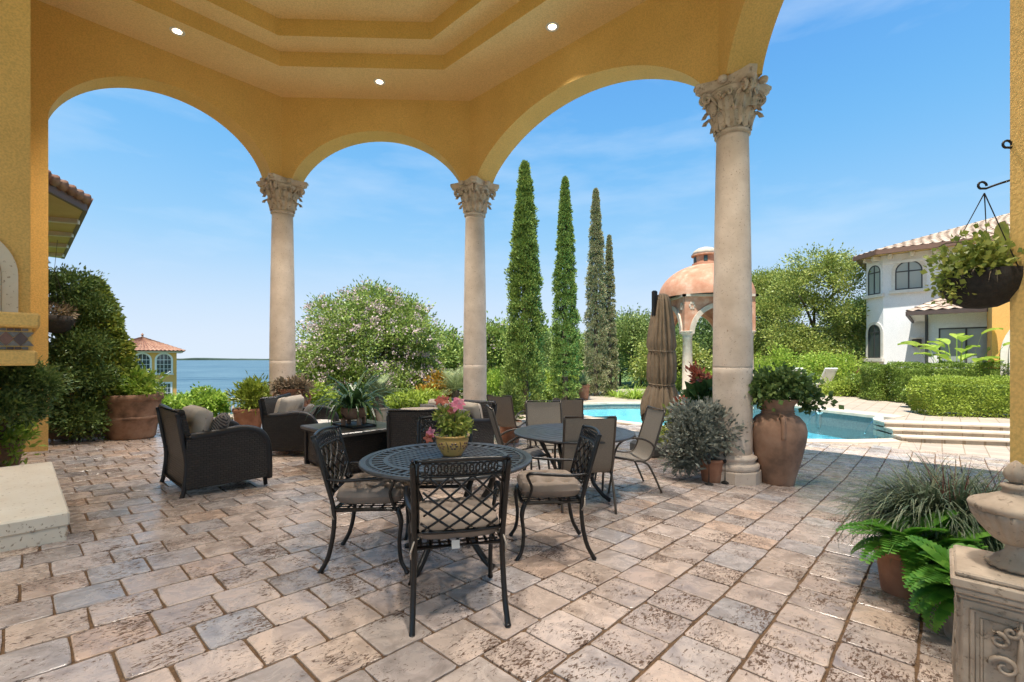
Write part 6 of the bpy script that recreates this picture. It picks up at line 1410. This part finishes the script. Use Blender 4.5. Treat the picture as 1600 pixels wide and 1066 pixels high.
# silver shrub and its neighbours at the column foot
b = fl(1112, 752); e = pot('terracotta_pot', 'terracotta pot with mop of silver foliage at the foot of the right column', 'potted plant', b, tub(.155, .30), M['terra'], tubrim(.155, .30), (.13, .26))
MB().tube(catmull([(0, 0, .25), (-.03, .05, .4), (-.06, .1, .55)], 4), .018, 6).build('stem', M['bark'], e, smooth=True)
foliage('leaves', M['lf_grey'], e, [(-.06, .12, .66, .40, .34, .30), (-.25, .05, .48, .25, .25, .28), (.22, .1, .72, .22, .2, .2), (-.2, .15, .82, .24, .22, .16), (-.34, .1, .28, .16, .16, .2), (.05, .12, .88, .2, .2, .12)], 330, 16, .085, .38, 447, .45, .06, up=.4)
b = fl(1060, 728); e = pot('pink_clay_pot', 'pinkish clay pot with orange blooms next to the umbrella base', 'potted plant', b, tub(.16, .36), M['terra_urn'], tubrim(.16, .36), (.13, .31)); foliage('leaves', M['lf_tree'], e, [(0, 0, .55, .2, .2, .22), (.0, 0, .75, .14, .14, .14)], 80, 15, .08, .5, 448, .35, .05)
foliage('flowers', M['fl_red'], e, [(.02, 0, .98, .07, .07, .04), (-.08, -.05, .8, .05, .05, .04)], 10, 12, .05, .8, 449, .3, .02)
b = Vector((3.02, 7.45, FZ(3.02, 7.45))); e = pot('dark_pot', 'dark pot of broad leaves and rusty flower spikes behind the silver shrub', 'potted plant', b, tub(.2, .4), M['concretepot'], tubrim(.2, .4), (.17, .35)); foliage('leaves', M['lf_strap'], e, [(.1, 0, .75, .28, .26, .25), (.15, 0, 1.0, .22, .2, .14)], 60, 12, .24, .6, 450, .35, .06, up=.4)
foliage('flower_spikes', M['fl_red'], e, [(-.02, 0, 1.38, .07, .07, .16), (.14, 0, 1.27, .06, .06, .14)], 16, 14, .09, .45, 451, .35, .035, up=.9)
for x in (-.02, .14): MB().tube([(x * .6, 0, .4), (x, 0, 1.3)], .009, 5).build('flower_stem', M['bark'], e)
b = fl(1098, 757); e = plant('iron_plant_stake', 'thin black twisted iron stakes standing before the right column', 'stake', b)
for k, (dx, dy, hh) in enumerate(((.07, -.02, .55), (.31, .06, .62))):
    MB().tube([(dx, dy, 0), (dx, dy, hh)], .008, 6).build('stake', M['iron'], e)
    for z in (.28, .36, .45): MB().lathe([(0, -.03), (.02, -.012), (.024, 0), (.02, .012), (0, .03)], 8, (dx, dy, z)).build('bead', M['iron'], e, smooth=True)
    MB().lathe([(.05, 0), (.05, .012), (.012, .03)], 12, (dx, dy, 0)).build('foot', M['iron'], e)
# coffee table: strap-leaved plant in a footed clay planter on a tray
def top_at(o, lx, ly, lz): bpy.context.view_layer.update(); return o.matrix_world @ Vector((lx, ly, lz))
p = top_at(ft, .02, 0, .552); tr = plant('metal_tray', 'dark rectangular tray on the wicker coffee table', 'tray', p); tr.rotation_euler.z = ft.rotation_euler.z
MB().box((0, 0, .008), (.62, .34, .014), ch=.004).build('tray_plate', M['iron'], tr); MB().tube([(-.31, -.17, .02), (.31, -.17, .02), (.31, .17, .02), (-.31, .17, .02)], .007, 5, closed=True).build('tray_rim', M['iron'], tr)
e = plant('footed_planter', 'clay animal-footed planter with long dark strap leaves on the coffee table', 'potted plant', p + Vector((0, 0, .016)), 'table plants'); 
MB().lathe([(0, .085), (.10, .08), (.155, .12), (.175, .19), (.165, .225), (.175, .235), (.155, .24), (.14, .22), (0, .21)], 22, cap=False).build('bowl', M['terra_old'], e, smooth=True)
for k in range(4): a = PI / 4 + k * PI / 2; MB().tube([(.13 * math.cos(a), .13 * math.sin(a), .15), (.155 * math.cos(a), .155 * math.sin(a), .08), (.15 * math.cos(a), .15 * math.sin(a), .02), (.155 * math.cos(a), .155 * math.sin(a), 0)], [.04, .036, .03, .036], 8).build('foot', M['terra_old'], e, smooth=True)
link('leaves', np_mesh('leaves', blade_quads((0, 0, .21), 120, .74, .045, rngs(452), (.05, 1.15), 1.35, 6, .09)), M['lf_strap'], e)
# flower pot on the dining table
bpy.context.view_layer.update(); p = Vector((-.435, 3.37, T1.location.z + .7235)); e = plant('flower_pot', 'yellow painted bowl with pink desert rose on the lattice table', 'potted plant', p, 'table plants')
M['yellowpot'] = simple('painted_yellow_pot', (.56, .36, .12), (.50, .31, .09), rough=.35, nscale=7, bscale=30, bstr=.1)
MB().lathe([(0, 0), (.075, 0), (.085, .015), (.12, .075), (.133, .125), (.128, .15), (.14, .155), (.142, .168), (.128, .17), (.118, .15), (0, .14)], 28, cap=False).build('pot', M['yellowpot'], e, smooth=True)
def potr(z): return np.interp(z, [.015, .075, .125, .15], [.085, .12, .133, .128])
for k, a0 in enumerate((-2.2, -1.35, -.5, .6, 1.7, 2.8)):                # dark painted flowers and stems
    m = MB()
    for q in range(6 if k % 2 else 5):
        t = q * 2 * PI / (6 if k % 2 else 5) + k; da, zz = .19 * math.cos(t), .092 + .022 * math.sin(t); rr = potr(zz) - .006; m.lathe([(0, -.012), (.010, -.006), (.012, 0), (.010, .006), (0, .012)], 8, (rr * math.cos(a0 + da), rr * math.sin(a0 + da), zz))
    m.build('painted_flower', M['tile_dark' if k % 2 else 'tile_rust'], e, smooth=True)
    MB().tube([((potr(z_) - .001) * math.cos(a0 + .42 + d_), (potr(z_) - .001) * math.sin(a0 + .42 + d_), z_) for z_, d_ in ((.045, 0), (.07, .06), (.10, .04), (.128, -.05))], .004, 5).build('painted_stem', M['tile_dark'], e)
foliage('leaves', M['lf_tree'], e, [(0, 0, .27, .10, .10, .08), (-.05, 0, .33, .07, .07, .06), (.05, 0, .24, .10, .10, .06)], 46, 13, .055, .5, 453, .35, .03)
def bloom(c, r, nrm, mat, par, seed):
    m = MB(); c = Vector(c); nrm = Vector(nrm).normalized(); a, b = frame_from(nrm)
    for k in range(5):
        t = k * 1.2566; d = a * math.cos(t) + b * math.sin(t); s = nrm.cross(d); m.add([c, c + d * r * .5 + s * r * .36 + nrm * r * .25, c + d * r + s * r * .12 + nrm * r * .2, c + d * r - s * r * .12 + nrm * r * .2, c + d * r * .5 - s * r * .36 + nrm * r * .25], [(0, 1, 2, 3, 4)])
    m.build('bloom', mat, par)
for c, r, nn, mt in (((.045, -.06, .42), .062, (0, -1, .35), 'fl_magenta'), ((.06, .0, .43), .05, (.4, -.7, .6), 'fl_magenta'), ((-.10, -.02, .45), .045, (-.3, -.8, .5), 'fl_red'), ((-.06, -.04, .455), .045, (.2, -.9, .3), 'fl_red'), ((-.16, -.05, .19), .05, (-.5, -.8, .2), 'fl_magenta'), ((-.18, -.06, .15), .045, (-.2, -.9, -.1), 'fl_red'), ((.0, -.05, .37), .035, (0, -1, .2), 'fl_red')): bloom(c, r, nn, M[mt], e, 1)
for c in ((.045, -.05, .41), (-.10, -.01, .44), (-.16, -.04, .19)): MB().tube([(0, 0, .16), (c[0] * .6, c[1] * .5, .16 + (c[2] - .16) * .7), c], .006, 5).build('stem', M['bark'], e)
e.scale = (.9, .9, .88)
# ---------------------------------------------------------------- right foreground: pedestal, urn, grass, fern, hanging basket
pc = Vector((1.735, 1.59, 0)); fz = FZ(pc.x, pc.y); TOP = .61
pd = empty('stone_pedestal', (pc.x, pc.y, fz), ANG_U, 'carved cast stone pedestal carrying a lidded urn', 'pedestal'); ph = TOP - fz; w_ = .145
for nm, z0, z1, h in (('base', 0, .06, .165), ('base', .061, .085, .155), ('shaft', .086, ph - .095, w_ - .005), ('neck_moulding', ph - .094, ph - .078, .148), ('neck_moulding', ph - .077, ph - .055, .158), ('top_slab', ph - .054, ph - .02, .166), ('top_slab', ph - .0195, ph, .155)):
    MB().box((0, 0, (z0 + z1) / 2), (2 * h, 2 * h, z1 - z0), ch=.006).build(nm, M['caststone'], pd)
for q in range(4):
    rt = Matrix.Rotation(q * PI / 2, 4, 'Z'); a = .112; zl, zh = .12, ph - .125; m = MB()
    for off, rr in ((0, .009), (.022, .005)):
        m.tube([rt @ Vector((sx * (a - off), -w_ + .002, z)) for sx, z in ((-1, zl + off), (1, zl + off), (1, zh - off), (-1, zh - off))], rr, 6, closed=True)
    m.build('panel_moulding', M['caststone'], pd)
    m = MB(); zc = (zl + zh) / 2
    for sx in (-1, 1):
        for sz in (-1, 1):
            for k_, (rr, cx, cz) in enumerate(((.036, .036, .07), (.026, .05, .155), (.02, .022, .19))):
                m.tube([rt @ Vector((sx * (cx + rr * (1 - t * .8) * math.cos(t * 8 + k_)), -w_ - .001, zc + sz * (cz + rr * (1 - t * .8) * math.sin(t * 8 + k_)))) for t in np.linspace(0, 1, 16)], [.009 * (1 - .5 * t) for t in np.linspace(0, 1, 16)], 5)
    m.tube([rt @ Vector((0, -w_ - .001, zc + .23 * t)) for t in (-1, -.5, 0, .5, 1)], [.004, .01, .016, .01, .004], 6); m.build('relief_scrolls', M['caststone'], pd, smooth=True)
ur = empty('stone_urn', (pc.x, pc.y, TOP + .001), 0, 'lidded cast stone urn with fluted bowl and flame finial', 'urn')
MB().lathe([(.075, 0), (.085, .01), (.08, .02), (.055, .035), (.035, .055), (.032, .07), (.045, .08)], 32, fn=lambda t, z, i: 1 + (.14 * abs(math.sin(t * 8)) if i in (1, 2, 3) else 0)).build('foot', M['caststone'], ur, smooth=True)
MB().lathe([(.04, .078), (.07, .095), (.105, .13), (.128, .165), (.134, .185)], 96, fn=lambda t, z, i: 1 + .10 * (abs(math.sin(t * 11)) - .5)).build('bowl', M['caststone'], ur, smooth=True)
MB().lathe([(.132, .184), (.143, .19), (.146, .20), (.140, .208), (.125, .215), (.09, .226), (.06, .238), (.042, .246), (.04, .258), (.048, .262), (.046, .27), (.03, .276)], 40).build('lid', M['caststone'], ur, smooth=True)
MB().lathe([(.012, .275), (.03, .288), (.038, .305), (.034, .32), (.02, .338), (.004, .35)], 40, fn=lambda t, z, i: 1 + .07 * math.sin(t * 7 + z * 40)).build('finial', M['caststone'], ur, smooth=True)
ur.scale = (.84, .84, 1.06)
b = Vector((3.0, 3.12, 0)); b.z = FZ(b.x, b.y); e = pot('grass_pot', 'dark pot with wild mop of ribbon grass beside the stone pedestal', 'potted plant', b, tub(.2, .36), M['concretepot'], tubrim(.2, .36), (.17, .32))
q = [blade_quads((dx, dy, .30), n_, .58, .011, rngs(460 + k), (.05, 1.25), 1.45, 6, .16, .08) for k, (dx, dy, n_) in enumerate(((0, 0, 1300), (-.18, .05, 800), (.15, -.1, 700), (.02, .1, 500)))]
link('grass_blades', np_mesh('grass_blades', np.concatenate(q)), M['lf_grass'], e)
q = blade_quads((0, 0, .35), 60, .62, .006, rngs(470), (.0, .75), .35, 5, .2); link('dry_stalks', np_mesh('dry_stalks', q), M['lf_red'], e)
b = fl(1406, 926); e = pot('fern_pot', 'tapered clay pot with vivid green fern beside the ribbon grass', 'potted plant', b, tub(.125, .29), M['terra'], tubrim(.125, .29), (.10, .25))
rg = rngs(471); q = np.concatenate([pinnate_quads((.04, -.02, .30), 34, .40, .10, 16, rg, (.3, 1.3), 1.5, .34, 1.2), pinnate_quads((.12, -.16, .30), 26, .42, .10, 16, rg, (.4, 1.5), 1.6, .34, 1.2)]); link('fronds', np_mesh('fronds', q), M['lf_fern'], e)
b = Vector((2.40, 2.42, 0)); b.z = FZ(b.x, b.y); e = pot('second_fern_pot', 'low dark pot with trailing green fern at the pedestal side', 'potted plant', b, tub(.13, .24), M['concretepot'], tubrim(.13, .24), (.10, .2)); q = pinnate_quads((0, 0, .26), 34, .36, .10, 16, rngs(472), (.2, 1.5), 1.6, .34, 1.2); link('fronds', np_mesh('fronds', q), M['lf_fern'], e)
# hanging basket and scroll brackets on the right pier
pf = RC + X2 * 3.52                                                     # pier face
for lab, py, px0, dd in (('black scroll bracket at the top of the right pier', 232, 1577, 2.62), ('black scroll bracket holding the hanging basket', 296, 1538, 2.75)):
    h = at(px0, py, dd); wall_ = Vector((pf.x + .02, pf.y - .06, h.z + .11)); br = plant('scroll_bracket', lab, 'bracket', wall_, 'iron plant brackets'); l_ = h - wall_
    pts = [(0, 0, 0), l_ * .45 + Vector((0, 0, -.01)), l_ * .85 + Vector((0, 0, -.0)), l_]
    hk = [l_ + Vector((-.015 + .03 * math.cos(t) * (1 - t * .09), 0, .02 + .028 * math.sin(t) * (1 - t * .09))) for t in np.linspace(4.9, 0, 10)]
    MB().tube(catmull(pts, 5)[:-1] + hk, .0065, 6).build('arm', M['iron'], br, smooth=True); MB().box((0, 0, -.03), (.012, .03, .16)).build('wall_plate', M['iron'], br)
p = at(1533, 430, 2.75); hb = plant('hanging_basket', 'black round hanging basket of succulents and ivy on the right pier', 'hanging planter', (p.x, p.y, p.z - .20))
MB().lathe([(.01, .0), (.07, .008), (.13, .04), (.175, .095), (.195, .16), (.198, .215), (.185, .215), (.18, .16), (0, .15)], 30, cap=False).build('bowl', M['coir'], hb, smooth=True)
hook = at(1538, 302, 2.75) - Vector(hb.location)
for k in range(3): a = k * 2.094 + .6; MB().tube([(.19 * math.cos(a), .19 * math.sin(a), .21), hook], .0035, 5).build('chain', M['iron'], hb)
foliage('ivy', M['lf_tree'], hb, [(-.14, -.05, .27, .13, .13, .10), (-.21, -.02, .18, .05, .05, .12), (.0, -.05, .26, .12, .12, .07), (-.10, -.05, .34, .09, .09, .06), (.13, -.1, .2, .07, .06, .07)], 95, 15, .034, .9, 480, .35, .035, up=.1)
q = []; rg = rngs(481)
for k in range(11):
    a = rg.uniform(-.6, PI + .8); tl = rg.uniform(.5, 1.25); st = np.array([math.cos(a) * math.sin(tl), .4 * math.sin(a) * math.sin(tl), math.cos(tl)]); sd = np.array([-math.sin(a) * .4, math.cos(a) * .4, .6]); sd /= np.linalg.norm(sd); base_ = np.array([.03, 0, .24]) + rg.normal(size=3) * .04; L_ = rg.uniform(.16, .26)
    for j in range(6):
        f0, f1 = j / 6, (j + 1) / 6; w0, w1 = .05 * math.sin(PI * (.05 + .93 * f0)) ** .6, .05 * math.sin(PI * (.05 + .93 * f1)) ** .6; a0, a1 = base_ + st * L_ * f0, base_ + st * L_ * f1
        for s in (-1, 1): q.append([a0, a0 + s * sd * w0 + np.array([0, 0, .012]), a1 + s * sd * w1 + np.array([0, 0, .012]), a1])
link('succulent_leaves', np_mesh('succulent_leaves', np.array(q)), M['lf_tree'], hb)
q = blade_quads((.06, -.04, .2), 70, .30, .004, rngs(482), (.2, 1.6), .9, 5, .12); link('dry_twigs', np_mesh('dry_twigs', q), M['lf_straw'], hb)
MB().tube(catmull([(-.02, -.02, .3), (-.12, -.04, .38), (-.24, -.04, .38), (-.28, -.03, .36)], 5), .004, 5).build('trailing_stem', M['bark'], hb)
# fern-like pot at lower left, beside the hearth
b = fl(8, 732); b.x -= .05; e = pot('clay_pot', 'clay pot of trailing greenery behind the hearth slab', 'potted plant', b, tub(.2, .34), M['terra_old'], tubrim(.2, .34), (.17, .3)); foliage('leaves', M['lf_bright'], e, [(.0, 0, .5, .2, .2, .16), (.2, -.05, .38, .13, .13, .12), (.27, -.08, .2, .06, .06, .14), (-.1, 0, .45, .2, .2, .15)], 100, 14, .085, .5, 490, .35, .055, up=.1)
bpy.context.view_layer.update()
